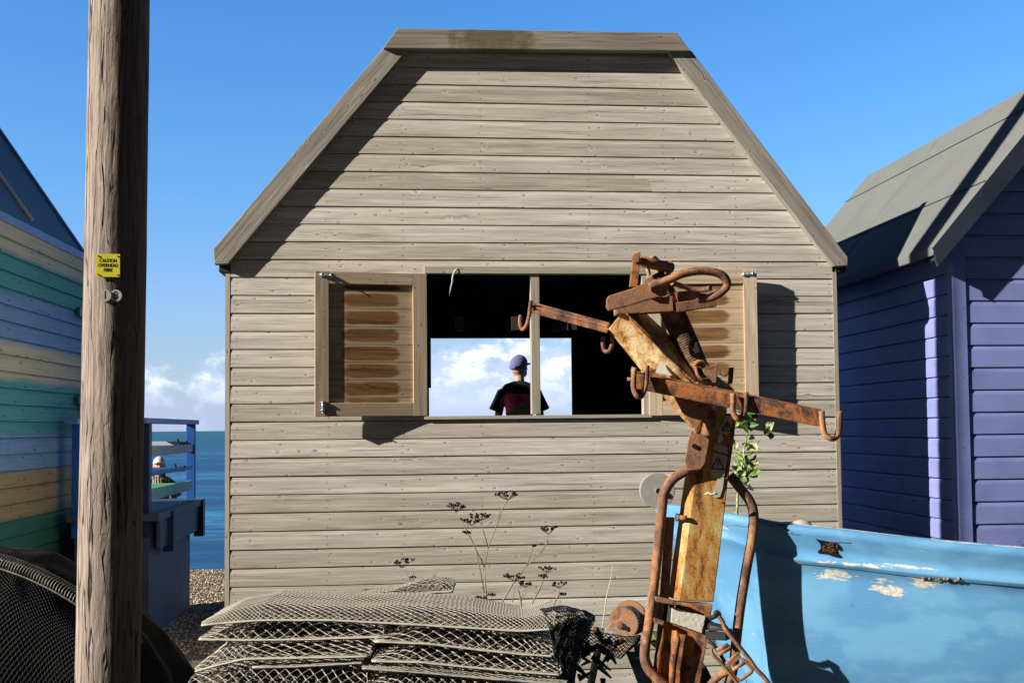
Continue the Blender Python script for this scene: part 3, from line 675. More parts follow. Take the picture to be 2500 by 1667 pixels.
def on3(px,py):
    # photo point on the roof's right slope
    o_=F3.loc(C0); d=ray(px,py); dl=Vector((d.dot(F3.ex),d.dot(F3.ey),d.z)); e0=Vector((ev.x,0,ev.z)); t=((e0-o_).dot(nn))/dl.dot(nn); return o_+dl*t
a,b=on3(-20,405),on3(76,540); mb.bar(a+nn*.012,b+nn*.012,.03,.02,nn); obj('roof_batten',mb,M['white'],rf3)
mb=MB(); a,b=on3(203,617),on3(-10,308); mb.bar(a+nn*.004,b+nn*.004,.05,.03,nn); obj('verge_trim',mb,M['pale_blue'],rf3)
mb=MB(); mb.box(ev.x-.02,ev.x+.045,-D3-.1,.1,ev.z-.075,ev.z-.012,ax=1); obj('eave_board',mb,M['pale_blue'],T3)
mb=MB(); mb.box(-W3,-.02,-.03,-.0,.1,z1_); mb.prism([(-W3,0,z1_),(-.0,0,z1_),(-W3/2,0,z1_+W3/2*s3)],(0,-.02,0)); mb.box(-W3,-.02,-D3+.0,-D3+.02,.1,z1_); mb.prism([(-W3,-D3+.02,z1_),(-.0,-D3+.02,z1_),(-W3/2,-D3+.02,z1_+W3/2*s3)],(0,-.02,0)); mb.box(-W3,-W3+.02,-D3+.02,-.03,.1,z1_); obj('gable_wall',mb,M['stripes'],T3)
mb=MB(); mb.box(-W3+.03,-.01,-D3+.03,-.05,0,.36); obj('base',mb,M['navy'],T3)
M['teal']=paint('teal_iron_paint',(.03,.16,.15))
for py in (763,981):
    p_=F3.lx(180,py,.04); mb=MB(); y=p_.y
    mb.bar((.045,-.3,p_.z+.02),(.045,.04,p_.z-.004),.03,.075); mb.box(.0,.07,.02,.09,p_.z-.09,p_.z+.1); mb.tube([(.07,.05,p_.z-.11),(.07,.05,p_.z+.12)],.014,8)
    obj('hinge',mb,M['teal'],T3)
# ------------------------------------------------------------------ telegraph pole
w=NT('cracked_pole_wood'); uv=w.uv(); xy=w.xyz(uv)
wp=w.nz(w.mp(uv,(1.2,7,1)),1.,4,.6); v=w.mt('ADD',xy[1],w.mt('MULTIPLY',w.mt('SUBTRACT',wp,.5),.09)); vec=w.comb(xy[0],v,0.)
g=w.nz(w.mp(vec,(3,60,1)),1.,6,.65); g2=w.nz(w.mp(vec,(5,26,1)),1.,5,.7,.6); ck=w.nz(w.mp(vec,(.7,13,1),(5,1,0)),1.,3,.5); big=w.nz(w.mp(uv,(.9,3.5,1)),1.,4,.6)
fl=w.vo(w.mp(vec,(7,24,1)),1.,feature='DISTANCE_TO_EDGE'); flk=w.mt('MULTIPLY',w.ss(fl,.05,.0),w.mt('MULTIPLY',w.ss(big,.5,.7),.45))
c_=w.rp(g,[(.3,(.11,.085,.07)),(.45,(.30,.245,.21)),(.62,(.45,.38,.33))]); c_=w.mx(w.mt('MULTIPLY',w.ss(big,.5,.72),.7),c_,(.2,.16,.14))
c_=w.mx(w.mt('MULTIPLY',w.ss(g2,.62,.75),.6),c_,(.62,.54,.46)); crk=w.ss(w.mt('ABSOLUTE',w.mt('SUBTRACT',ck,.5)),.012,.0); c_=w.mx(crk,c_,(.03,.022,.018)); c_=w.mx(w.mt('MULTIPLY',flk,.6),c_,(.06,.045,.035))
tar_shade=w.mt('MULTIPLY',w.ss(w.mt('ADD',w.xyz(w.ob())[0],w.mt('MULTIPLY',w.mt('SUBTRACT',w.nz(w.mp(w.ob(),(1,1,.35)),9,5,.7),.5),.22)),.03,.09),.62); c_=w.mx(tar_shade,c_,(.035,.03,.03))  # creosote blotches plus shade painted into the pole's right side
h=w.mt('ADD',w.mt('MULTIPLY',g,.5),w.mt('MULTIPLY',g2,.7)); h=w.mt('SUBTRACT',w.mt('SUBTRACT',h,w.mt('MULTIPLY',crk,.8)),w.mt('MULTIPLY',flk,.7))
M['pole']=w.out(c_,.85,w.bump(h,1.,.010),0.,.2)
YP=5.3
def pc(py): 
    a=P(292+(264-292)*py/1667,py,YP); return a
pt,pb=pc(0),pc(1667); rt,rb=71/F*YP,75/F*YP
dz=(pt-pb)/(pt.z-pb.z)
base=pb+dz*(0-pb.z); topz=7.4
TP=thing('telegraph_pole','thick weathered wooden telegraph pole with a yellow caution sign and two metal discs','pole',loc=base)
mb=MB(); n=72; zs=[-.02+i*.03 for i in range(int((topz+.02)/.03))]
b0=0
for z in zs:
    cc_=base+dz*z; r=rb+(rt-rb)*(z-pb.z)/(pt.z-pb.z)
    for k in range(n+1):
        a=2*math.pi*k/n; q=Vector((math.cos(a),math.sin(a),0))
        rr=r*(1+.012*noise.noise(Vector((q.x*1.5,q.y*1.5,z*.7)))+.010*noise.noise(Vector((q.x*6,q.y*6,z*1.1)))+.011*noise.noise(Vector((q.x*17,q.y*17,z*4.))))
        mb.v.append(tuple(cc_+q*rr))
for i in range(len(zs)-1):
    for k in range(n):
        mb.fi((i*(n+1)+k,i*(n+1)+k+1,(i+1)*(n+1)+k+1,(i+1)*(n+1)+k),[(zs[i],k*.0122),(zs[i],(k+1)*.0122),(zs[i+1],(k+1)*.0122),(zs[i+1],k*.0122)])
mb.fi([(len(zs)-1)*(n+1)+k for k in range(n)],None,0,0,False)
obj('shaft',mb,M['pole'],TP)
def onpole(px,py,lift=.002):
    """photo point on the round face of the pole"""
    d=ray(px,py); best=None
    for it in range(60):
        Y=YP-.16+it*.003; p=C0+d*(Y/d.y); cc_=base+dz*p.z; r=rb+(rt-rb)*(p.z-pb.z)/(pt.z-pb.z)
        q=Vector((p.x-cc_.x,p.y-cc_.y))
        if q.length<=r*1.012+lift: return p
    return C0+d*((YP-.1)/d.y)
def text(s,size,mat,parent,p,xd,zd,name='lettering'):
    cu=bpy.data.curves.new('t','FONT'); cu.body=s; cu.size=size; cu.align_x='CENTER'; cu.align_y='CENTER'; cu.extrude=.0003; cu.offset=.0; cu.space_line=.92
    o=bpy.data.objects.new('t',cu); COL.objects.link(o); bpy.context.view_layer.update()
    me=bpy.data.meshes.new_from_object(o.evaluated_get(bpy.context.evaluated_depsgraph_get())); bpy.data.objects.remove(o)
    xd=Vector(xd).normalized(); zd=Vector(zd).normalized(); n=xd.cross(zd)
    off=OFF.get(parent,Vector((0,0,0)))
    m4=Matrix((xd*.72,zd,n)).transposed().to_4x4(); m4.translation=p-off; me.transform(m4); me.materials.clear(); me.materials.append(mat)
    q=bpy.data.objects.new(name,me); COL.objects.link(q); q.parent=parent; OFF[q]=off; return q
mb=MB(); L=[onpole(254+3*math.sin(i*.5)-i*.12,2+i*17,.0)+Vector((0,.001,0)) for i in range(34)]; mb.tube(L,[.0005]+[.0022]*32+[.0005],5); obj('crack',mb,M['hole'],TP)
ql=onpole(238,680);qr=onpole(293,678); qn=Vector((qr.y-ql.y,-(qr.x-ql.x),0)).normalized()
if qn.y>0: qn=-qn
cen=P(265.5,649,YP-.145); cen=onpole(265,649)+qn*.012; xd=Vector((qr.x-ql.x,qr.y-ql.y,0)).normalized()
S_=F/cen.y; hw=28.2/S_/max(.3,xd.x); hh_=28.5/S_
mb=MB(); cn=[cen-xd*hw-Vector((0,0,hh_)),cen+xd*hw-Vector((0,0,hh_)),cen+xd*hw+Vector((0,0,hh_)),cen-xd*hw+Vector((0,0,hh_))]
mb.prism(cn,qn*-.003); pl=obj('caution_sign',mb,M['yel'],TP,bevel=.001)
text('CAUTION\nOVERHEAD\nFIBRE',12.6/S_,M['ink'],pl,cen+qn*.0006+Vector((0,0,0)),xd,(0,0,1))
for a,b in ((-.8,-.8),(.8,-.8),(.8,.8),(-.8,.8)): 
    mb=MB(); p_=cen+xd*hw*a+Vector((0,0,hh_*b)); mb.cyl(p_-qn*.01,p_+qn*.004,.0042,8); obj('rusty_nail',mb,M['rb'],pl)
for px,s in ((257.5,'I'),(283.5,'B')):
    p_=onpole(px,722)+qn*.006; mb=MB(); mb.tube([p_-qn*.004,p_+qn*(.001 if s=='B' else .003)],14.5/S_,24)
    dd=obj('number_disc',mb,M['disc'],TP); text(s,28/S_,M['ink'],dd,p_+qn*(.0016 if s=='B' else .0036),xd,(0,0,1),'number')
# ------------------------------------------------------------------ painted platform beyond the pole
q=P(367,1100,9.2); F4=Frame((q.x,q.y),TH); X4=lambda px,py,xl=0.: F4.lx(px,py,xl)
T4=thing('painted_platform','blue painted wooden platform with coloured side rails between the pole and the sea','platform',frame=F4)
yf=X4(478,1150).y; top=X4(360,1020).z; 
def b4(name,x0,x1,y0,y1,z0,z1,mat,ax=None,parent=T4,bev=.004):
    m_=MB(); m_.box(x0,x1,y0,y1,z0,z1,ax=ax); return obj(name,m_,mat,parent,bevel=bev)
zd=X4(370,1250).z; z0p=X4(360,1312).z; z1p=X4(478,1272).z
b4('post',-.085,0,-.04,.06,z0p,top-.045,M['navy'],2); b4('post',-.085,.0,yf-.06,yf,z1p,top-.045,M['blue'],2)
b4('post',-.62,-.55,-.04,.06,z0p,top-.045,M['blue'],2); b4('post',-.62,-.55,yf-.06,yf,z1p,top-.045,M['blue'],2)
b4('top_rail',-.1,.02,-.2,yf+.06,top-.045,top,M['pale_blue'],1); b4('top_rail',-.64,-.53,-.2,yf+.06,top-.045,top,M['pale_blue'],1)
for nm,py0,py1,mat in (('side_rail',1092,1114,'grey_rail'),('side_rail',1153,1163,'blue'),('side_rail',1197,1224,'green')):
    za=X4(367,py1).z; zb=X4(367,py0).z; b4(nm,-.05,-.012,.06,yf-.1,za,zb,M[mat],1)
for py0,py1,mat in ((1077,1087,'white'),(1141,1151,'blue'),(1180,1192,'green')):
    za=X4(470,py1).z; zb=X4(470,py0).z; b4('end_rail',-.55,-.1,yf-.055,yf-.02,za,zb,M[mat],0)
b4('deck',-.64,.1,-.12,yf-.05,zd-.06,zd,M['grey_blue'],1); b4('fascia',.04,.075,.05,yf-.1,zd-.3,zd-.065,M['grey_blue'],1)
for y in (.35,yf-.25): b4('bracket',.03,.12,y,y+.1,zd-.36,zd-.01,M['navy'],2)
b4('cabinet_wall',-.6,.0,-.02,yf-.28,0,zd-.062,M['grey_blue'],2)
for px,py in ((446,1072),(440,1134)):
    a=X4(px,py,-.05); mb=MB(); r=.045
    mb.tube([a+Vector((r*math.cos(t)-0.0,0,r*math.sin(t))) for t in [math.pi*(.95+i*.11) for i in range(10)]],.008,6); obj('hook',mb,M['rb'],T4)
# ------------------------------------------------------------------ people
def remesh(o,vx,sm=6):
    r=o.modifiers.new('remesh','REMESH'); r.mode='VOXEL'; r.voxel_size=vx; r.use_smooth_shade=True
    s=o.modifiers.new('smooth','SMOOTH'); s.iterations=sm; s.factor=.5
def person(loc,rot,label,hgt,shirt,cap,capm,hairfn,sl=1.0,turn=R(-38)):
    """figure looking along its own +Y, head turned by `turn`"""
    root=thing('person',label,'person'); k=hgt/1.75; Rz=Matrix.Rotation(rot,4,'Z'); root.location=loc; root.rotation_euler=(0,0,rot)
    V=lambda x_,y,z:Vector((x_,y,z))*k
    mb=MB(); T=mb.tube
    for s in (-1,1):
        T([V(s*.1,.0,.95),V(s*.1,.01,.75),V(s*.1,.015,.5),V(s*.1,-.01,.36),V(s*.1,-.02,.09)],[.09*k,.08*k,.058*k,.056*k,.04*k],12)
        T([V(s*.1,-.06,.045),V(s*.105,.06,.045),V(s*.11,.17,.03)],[.035*k,.04*k,.028*k],10)
        T([V(s*.145,0,1.4),V(s*.18,-.005,1.36),V(s*.205,-.01,1.22),V(s*.225,-.02,1.1),V(s*.262,.03,.86)],[.055*k,.056*k,.047*k,.04*k,.027*k],12)
        T([V(s*.262,.03,.87),V(s*.262,.045,.8),V(s*.258,.055,.765)],[.026*k,.036*k,.03*k],10,flat=.6)
        for j in range(4):
            y=.028+.018*j; l=(.07,.08,.075,.058)[3-j]; T([V(s*.262,y,.775),V(s*.256,y+.004,.775-l*.5),V(s*.246,y+.004,.775-l)],[.009*k,.008*k,.0065*k],8)
        T([V(s*.262,.075,.82),V(s*.25,.1,.79),V(s*.242,.105,.762)],[.012*k,.01*k,.008*k],8)
    T([V(0,0,.86),V(0,0,.98),V(0,.0,1.12),V(0,-.005,1.28),V(0,-.005,1.38),V(0,-.0,1.44)],[.13*k,.135*k,.125*k,.14*k,.13*k,.07*k],16,flat=1.15)
    T([V(-.14,0,1.385),V(0,-.0,1.42),V(.14,0,1.385)],[.06*k,.075*k,.06*k],12)
    T([V(0,-.0,1.4),V(0,.01,1.5),V(0,.02,1.56)],[.062*k,.055*k,.055*k],14)
    Hr=Matrix.Rotation(turn,3,'Z'); hc=V(0,.02,1.635); hp=lambda x_,y,z:hc+Hr@V(x_,y,z)
    mb.ball(hc,V(.078,.098,.112),Hr,16,12); mb.ball(hp(0,.045,-.06),V(.056,.055,.055),Hr,12,9)
    T([hp(0,.095,.02),hp(0,.118,-.018),hp(0,.1,-.03)],[.008*k,.015*k,.012*k],8)
    mb.ball(hp(0,.09,-.062),V(.024,.015,.008),Hr,8,6)
    for s in (-1,1):
        mb.ball(hp(s*.03,.086,.005),V(.014,.012,.009),Hr,8,6)
        mb.ball(hp(s*.082,.0,-.018),V(.012,.02,.033),Hr,8,7)
    body=obj('body',mb,M['skin'],root); remesh(body,.008)
    # trousers
    mb=MB()
    for s in (-1,1): mb.tube([V(s*.1,.0,.95),V(s*.1,.01,.75),V(s*.1,.015,.5),V(s*.1,-.01,.36),V(s*.1,-.02,.06)],[.11*k,.1*k,.078*k,.075*k,.065*k],12)
    mb.tube([V(0,0,.85),V(0,0,1.0),V(0,0,1.05)],[.14*k,.147*k,.14*k],16,flat=1.2); t_=obj('trousers',mb,M['jeans'],root); remesh(t_,.012)
    mb=MB()
    for s in (-1,1): mb.tube([V(s*.1,-.09,.05),V(s*.105,.06,.055),V(s*.11,.2,.035)],[.045*k,.052*k,.035*k],10)
    obj('shoes',mb,M['shoe'],root)
    # shirt: torso plus flaring short sleeves
    mb=MB(); mb.tube([V(0,0,.94),V(0,0,1.1),V(0,-.005,1.28),V(0,-.005,1.38),V(0,0,1.445)],[.14*k,.14*k,.155*k,.145*k,.09*k],18,flat=1.15)
    mb.tube([V(-.14,0,1.385),V(0,0,1.425),V(.14,0,1.385)],[.07*k,.082*k,.07*k],14)
    for s in (-1,1):
        mb.tube([V(s*.12,0,1.385),V(s*.175,-.003,1.35),V(s*(.205+.015*sl),-.008,1.245),V(s*(.215+.03*sl),-.012,1.17)],[.07*k,.07*k,.068*k,.076*k],14)
    mb.tube([V(0,0,1.42),V(0,.004,1.462)],[.08*k,.066*k],14)
    s_=obj('shirt',mb,shirt,root); remesh(s_,.009,4)
    # cap
    mb=MB(); rings=[]
    for j in range(9):
        th=math.pi/2*j/8; rings.append([hp(.086*math.cos(th)*math.cos(a)*(1+.02*math.cos(3*a)),-.004+.106*math.cos(th)*math.sin(a),(.03 if cap else .03)+.1*math.sin(th)+.012*math.sin(a)*math.cos(th)) for a in [2*math.pi*i/24 for i in range(24)]])
    rings=[[p-(Hr@V(0,.0,.045 if 3.6<(2*math.pi*i/24)<5.9 else .02)) for i,p in enumerate(rings[0])]]+rings
    mb.loft(rings,False,sm=True); mb.ball(hp(0,-.004,.131),.007*k,None,8,5)
    cp=obj('cap',mb,capm,root); so_=cp.modifiers.new('thick','SOLIDIFY'); so_.thickness=.004
    mb=MB(); top_=[];bot=[]
    for i in range(13):
        a=math.pi*(.14+.72*i/12); ci=hp(.085*math.cos(a),.1*math.sin(a),.035); co=hp(.085*math.cos(a)*1.02,.1*math.sin(a)+.085*math.sin(math.pi*i/12)**.6,.035+.03*(1-math.sin(a))*0+.022*math.sin(math.pi*i/12)-.02*abs(math.cos(a)))
        top_.append((ci,co))
    for (a0,b0),(a1,b1) in zip(top_,top_[1:]): mb.face([a0,b0,b1,a1],sm=True)
    vz=obj('visor',mb,capm,cp); so_=vz.modifiers.new('thick','SOLIDIFY'); so_.thickness=.004
    hairfn(root,k,hp,V)
    return root
# shirt materials
w=NT('black_shirt_red_print'); o=w.ob(); x=w.xyz(o); n=w.nz(o,26,5,.75); n2=w.nz(o,9,3,.6)
dx=w.mt('DIVIDE',w.mt('ADD',x[0],.0),.2); dzz=w.mt('DIVIDE',w.mt('SUBTRACT',x[2],1.29),.125)
dd=w.mt('ADD',w.mt('POWER',w.mt('ABSOLUTE',dx),2.4),w.mt('POWER',w.mt('ABSOLUTE',dzz),2.4)); edge=w.ss(w.mt('ADD',dd,w.mt('MULTIPLY',w.mt('SUBTRACT',n,.5),1.2)),1.05,.9)
mk=w.mt('MULTIPLY',edge,w.mt('MULTIPLY',w.ss(x[1],-.02,-.06),w.ss(x[2],1.39,1.383)))
pr=w.mx(w.mt('MULTIPLY',w.ss(n,.57,.62),w.ss(x[2],1.37,1.26)),w.mx(w.ss(n2,.4,.6),(.8,.07,.12),(.95,.2,.25)),(.05,.01,.012)); pr=w.mx(w.mt('MULTIPLY',w.ss(w.nz(o,55,3),.68,.7),.7),pr,(.8,.6,.55))
M['tee']=w.out(w.mx(mk,(.012,.011,.016),pr),.9,w.bump(w.nz(o,12,4),.4,.02))
w=NT('zebra_top'); o=w.ob(); st=w.n('ShaderNodeTexWave',{'Vector':w.mp(o,(1,1,.25)),'Scale':9.,'Distortion':5.,'Detail':2.}).outputs['Fac']
M['zebra']=w.out(w.mx(w.ss(st,.45,.6),(.015,.013,.012),(.42,.36,.27)),.9)
def hair1(root,k,hp,V):
    mb=MB()
    for i in range(230):     # long loose hair blown over the lower back from the right
        t=i/230; a=V(.13-.05*random.random(),-.115-.02*random.random(),1.30-.02*random.random()-.1*t*0); 
        b=V(.10-.14*t,-.165-.012*random.random(),1.20-.05*random.random()); e=V(.15-.36*t+random.uniform(-.01,.01),-.18-.02*random.random(),1.03+.02*random.random()-.05*t)
        mb.tube([a,a.lerp(b,.5)+V(0,-.02,0),b,b.lerp(e,.5)+V(0,-.005,.01),e],[.0015,.0035,.004,.0035,.001],4,False)
    obj('hair',mb,M['hair'],root)
    mb=MB(); mb.tube([hp(-.05,-.096,.0),hp(-.02,-.104,-.012),hp(.02,-.104,-.012),hp(.05,-.096,.0)],.009*k,8); obj('cap_strap',mb,M['cap'],root)
def hair2(root,k,hp,V):
    mb=MB()
    for i in range(60):
        a=2*math.pi*i/60; mb.tube([hp(.07*math.cos(a),.08*math.sin(a)-.02,.03),hp(.085*math.cos(a),.085*math.sin(a)-.03,-.06),hp(.08*math.cos(a),.06*math.sin(a)-.05,-.17)],[.01,.014,.004],5)
    obj('hair',mb,M['brown_hair'],root)
pp=P(1268,1000,12.0); 
person((pp.x,pp.y,.70),R(-6),'person in a lilac cap and black T-shirt with red back print beyond the hut window',1.80,M['tee'],1,M['cap'],hair1,1.25)
pp=P(389,1100,15.0)
person((pp.x,pp.y,-.25),R(-160),'person in a white cap and striped top standing by the water behind the platform rails',1.62,M['zebra'],1,M['white'],hair2,1.0,R(0))
# deck for the person behind the hut
TD=thing('timber_landing','low timber landing behind the grey hut','landing',frame=F1)
for i in range(9):
    pass
mb=MB()
for i in range(9): mb.box(-1.3,1.6,D1+2.2+i*.15,D1+2.34+i*.15,.655,.695,ax=0)
obj('deck_boards',mb,M['clad'],TD)
for x_ in (-1.25,1.5):
    for y in (D1+2.23,D1+3.4): mb=MB(); mb.box(x_,x_+.08,y,y+.08,-.3,.654,ax=2); obj('leg',mb,M['trim'],TD)
# ------------------------------------------------------------------ mesh netting
def lattice(fn,nu,nv,thick=.0045,skip=None):
    """diamond netting over the surface fn(u,v)"""
    mb=MB(); idx={}
    def V(i,j):
        if (i,j) not in idx: idx[(i,j)]=len(mb.v); mb.v.append(tuple(fn(i/nu,j/nv)))
        return idx[(i,j)]
    for i in range(nu+1):
        for j in range(nv+1):
            if (i+j)%2: continue
            q=[(i-1,j),(i,j-1),(i+1,j),(i,j+1)]
            if skip and skip(i/nu,j/nv): continue
            q=[(min(max(a,0),nu),min(max(b,0),nv)) for a,b in q]
            u=[]
            for t in q:
                if t not in u: u.append(t)
            if len(u)>=3: mb.fi([V(*t) for t in u])
    return mb
def netobj(name,mb,mat,parent,thick=.0045):
    o=obj(name,mb,mat,parent); m_=o.modifiers.new('strands','WIREFRAME'); m_.thickness=thick; m_.use_replace=True; m_.use_even_offset=False; m_.use_boundary=True
    return o
def nn_(x_,y,z): return noise.noise(Vector((x_,y,z)))
def bag(name_label,front,hts,depth,group,mat='net_dusty',cell=.026,inner=True,rimr=.0055,fold=.0,seed=0,rim=True,back_drop=0.,thick=.0062,tail=None):
    """front: rim points (world), hts: height of the mouth along it"""
    n=len(front)
    def lerp(L,t):
        t=min(max(t,0),1)*(len(L)-1); i=min(int(t),len(L)-2); f=t-i
        return L[i]*(1-f)+L[i+1]*f
    L=sum((front[i+1]-front[i]).length for i in range(n-1))
    T=thing('oyster_bag',name_label,'mesh bag',loc=lerp(front,.5),group=group)
    def fn(u,v):
        p=lerp(front,u); h=lerp(hts,u)*(.96+.1*nn_(u*5,v*2,seed))
        if v<.3: a=v/.3*math.pi/2; y=.13*(1-math.cos(a))*(h/.07 if h<.07 else 1); z=h*math.sin(a)
        else: y=.13*(h/.07 if h<.07 else 1)+(v-.3)/.7*depth; z=h*(1+.25*nn_(u*4,v*3,seed+9))-back_drop*((v-.3)/.7)**2
        return p+Vector((.01*nn_(u*6,v*6,seed+3),y,z))
    nu=max(6,int(L/cell*1.15)); nv=max(4,int((.16+depth)/cell*1.0))
    netobj('mesh_top',lattice(fn,nu,nv),M[mat],T,thick)
    def fb(u,v): p=lerp(front,u); return p+Vector((0,v*(depth+.12),.004+.006*nn_(u*5,v*5,seed)))
    netobj('mesh_bottom',lattice(fb,max(6,nu*3//4),max(3,nv*2//3)),M['net_mid'],T,thick)
    if rim:
        mb=MB(); mb.tube([lerp(front,i/40) for i in range(41)],rimr,6,flat=1.8); obj('rim',mb,M[mat],T)
    return T
ZN=4.6
def PP(L,Z=ZN): return [P(a*1.06293,b*1.06293,Z) for a,b in L]
G='mesh oyster bags stacked in a pile'
bag('largest mesh bag lying across the top of the pile, bleached pale by dust',PP([(463,1436),(520,1430),(600,1424),(760,1424),(900,1431),(1080,1442),(1200,1449),(1275,1444)]),[.012,.045,.058,.05,.055,.055,.045,.055],.34,G,cell=.0145,thick=.0055,seed=1)
bag('left mesh bag of the second layer from the top',PP([(457,1468),(560,1470),(700,1468),(880,1462)]),[.006,.056,.066,.03],.35,G,seed=2,cell=.03)
bag('right mesh bag of the second layer from the top',PP([(860,1473),(980,1478),(1100,1492),(1200,1502),(1270,1507)],4.57),[.01,.062,.066,.06,.03],.38,G,seed=3,cell=.03)
bag('left mesh bag of the third layer, its rim bent down at the left',PP([(449,1542),(500,1527),(560,1513),(700,1510),(850,1507)],4.55),[.012,.06,.05,.055,.03],.4,G,seed=4,cell=.028)
bag('right mesh bag of the third layer, with clean dark gaps in its mesh',PP([(855,1518),(960,1520),(1080,1532),(1200,1543),(1288,1549)],4.54),[.01,.06,.06,.05,.03],.4,G,seed=5,cell=.03)
bag('brown edged mesh bag squashed under the third layer',PP([(580,1533),(680,1531),(800,1524),(832,1522)],4.56),[.01,.012,.012,.01],.4,G,'net_mid',seed=6)
bag('left mesh bag of the bottom layer in view, rounded and pale',PP([(430,1590),(560,1588),(700,1588),(840,1592)],4.5),[.05,.09,.1,.07],.4,G,seed=7,cell=.026)
bag('right mesh bag of the bottom layer in view',PP([(835,1588),(960,1590),(1120,1600),(1310,1612)],4.5),[.02,.075,.07,.04],.4,G,seed=8,cell=.026)
bag('flat dark mesh bag wedged above the right bottom bag',PP([(832,1535),(960,1544),(1120,1558),(1300,1572)],4.53),[.008,.018,.018,.012],.4,G,'net_mid',seed=9,cell=.024)
bag('small mesh bag poking up behind the top of the pile',PP([(820,1372),(900,1366),(980,1362),(1040,1358)],5.05),[.005,.018,.05,.028],.12,G,'net_mid',cell=.018,seed=10)
# dark sagging bags on the right end
T=thing('net_bundle','black mesh bundle sagging off the right end of the bag pile','netting',loc=P(1400,1600,4.6))
A0=PP([(1262,1445),(1275,1510),(1285,1560),(1290,1640)],4.56); A1=PP([(1366,1424),(1345,1470),(1325,1530),(1310,1640)],4.75)
def fB(u,v):
    v_=v*(len(A0)-1); i=min(int(v_),len(A0)-2); f=v_-i; a=A0[i].lerp(A0[i+1],f); b=A1[i].lerp(A1[i+1],f)
    p=a.lerp(b,u); return p+Vector((.012*nn_(u*5,v*6,1),-.05*math.sin(math.pi*u)+.02*nn_(u*7,v*9,4),.035*math.sin(math.pi*u)*(1-v)+.012*nn_(u*9,v*9,2)))
netobj('mesh_front',lattice(fB,22,44),M['net_black'],T,.005)
C1=PP([(1240,1398),(1290,1392),(1340,1402),(1366,1424)],4.8)
def fC(u,v):
    v_=v*3; i=min(int(v_),2); f=v_-i; b=C1[i].lerp(C1[i+1],f); a=A0[0].lerp(A1[0],v); return a.lerp(b,u)+Vector((0,0,.02*math.sin(math.pi*u)+.01*nn_(u*6,v*6,7)))
netobj('mesh_top',lattice(fC,24,24),M['net_black'],T,.005)
mb=MB(); 
for k in range(24):
    u=k/23; mb.v+= [tuple(fB(u,j/23)+Vector((0,.03,0))) for j in range(24)]
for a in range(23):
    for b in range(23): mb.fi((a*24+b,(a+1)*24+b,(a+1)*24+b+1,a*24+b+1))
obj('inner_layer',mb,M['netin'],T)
mb=MB()
for i in range(26):
    p_=P(random.uniform(1400,1500),random.uniform(1545,1680),4.7); mb.tube([p_,p_+Vector((random.uniform(-.02,.03),0.02,random.uniform(-.03,.02))),p_+Vector((random.uniform(-.03,.06),0,random.uniform(-.05,.03)))],[.008,.014,.004],5)
obj('torn_strands',mb,M['net_black'],T)
T=thing('net_scrap','black torn mesh draped over the front of the small winch','netting',loc=P(1500,1560,5.2))
E0=PP([(1330,1440),(1380,1452),(1440,1462),(1470,1458)],5.1); E1=PP([(1330,1480),(1400,1500),(1425,1512),(1470,1470)],5.12)
def fE(u,v):
    v_=v*3; i=min(int(v_),2); f=v_-i; return E0[i].lerp(E0[i+1],f).lerp(E1[i].lerp(E1[i+1],f),u)+Vector((0,.01*nn_(u*9,v*9,1),0))
netobj('mesh',lattice(fE,10,26),M['net_black'],T,.007)
# pallet carrying the bags
pz=P(900,1700,4.5).z
TB=thing('bag_stand','dark timber stand under the pile of mesh bags','stand',loc=(P(900,1700,4.7).x,4.7,0))
xL,xR=P(500,1700,4.5).x,P(1370,1700,4.5).x
mb=MB(); 
for i in range(4): mb.box(xL,xR,4.45+i*.16,4.58+i*.16,pz-.22,pz-.18,ax=0)
obj('slats',mb,M['inside'],TB)
for x_ in (xL+.05,xR-.15):
    for y in (4.47,5.0): mb=MB(); mb.box(x_,x_+.09,y,y+.09,0,pz-.221,ax=2); obj('leg',mb,M['inside'],TB)
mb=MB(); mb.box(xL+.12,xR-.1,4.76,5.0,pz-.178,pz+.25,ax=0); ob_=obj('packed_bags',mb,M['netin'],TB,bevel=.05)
# big black mesh heap at the left
T=thing('mesh_roll','large slumped roll of black plastic mesh at the foot of the pole','netting',loc=P(150,1600,6.0))
def heap(u,v,r=1.0):
    # u along x, v from the ground in front over the top to the back
    ax0=P(-260,1290,6.2); ax1=P(440,1560,6.0)
    x_=ax0.x+(ax1.x-ax0.x)*u
    prof=[(0,1.06),(.2,1.10),(.35,1.12),(.5,1.05),(.62,.94),(.7,.86),(.8,.74),(.88,.6),(.95,.4),(1.,.12)]
    for (a,b),(c_,d_) in zip(prof,prof[1:]):
        if a<=u<=c_: top_=b+(d_-b)*(u-a)/(c_-a)
    t=v*math.pi; y=6.15-.62*math.cos(t)*(1.1-.3*u); z=top_*max(0,math.sin(t))**.55
    k=.05*nn_(u*3,v*3,2)+.018*nn_(u*9,v*9,5)
    return Vector((x_+k,y*1+k*.8,z*r+k))
netobj('mesh_outer',lattice(lambda u,v:heap(u,.02+v*.8),150,110),M['net_black'],T,.0055)
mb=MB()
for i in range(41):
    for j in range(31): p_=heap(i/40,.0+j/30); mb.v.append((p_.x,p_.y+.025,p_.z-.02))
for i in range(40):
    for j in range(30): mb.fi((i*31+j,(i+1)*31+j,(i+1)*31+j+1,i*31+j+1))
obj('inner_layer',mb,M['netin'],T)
def fold(u,v):
    a=P(-60,1358,5.62); b=P(60,1372,5.55); c_=P(200,1440,5.6); d_=P(330,1560,5.62)
    e=a.lerp(b,u).lerp(b.lerp(c_,u),u); f=b.lerp(c_,u).lerp(c_.lerp(d_,u),u); p_=e.lerp(f,u)
    s=.085*(1-.15*u); ang=v*math.pi*1.15-.4
    return p_+Vector((.0,-.07*math.cos(ang)-.03,s*.5*math.sin(ang)))
mb=MB()
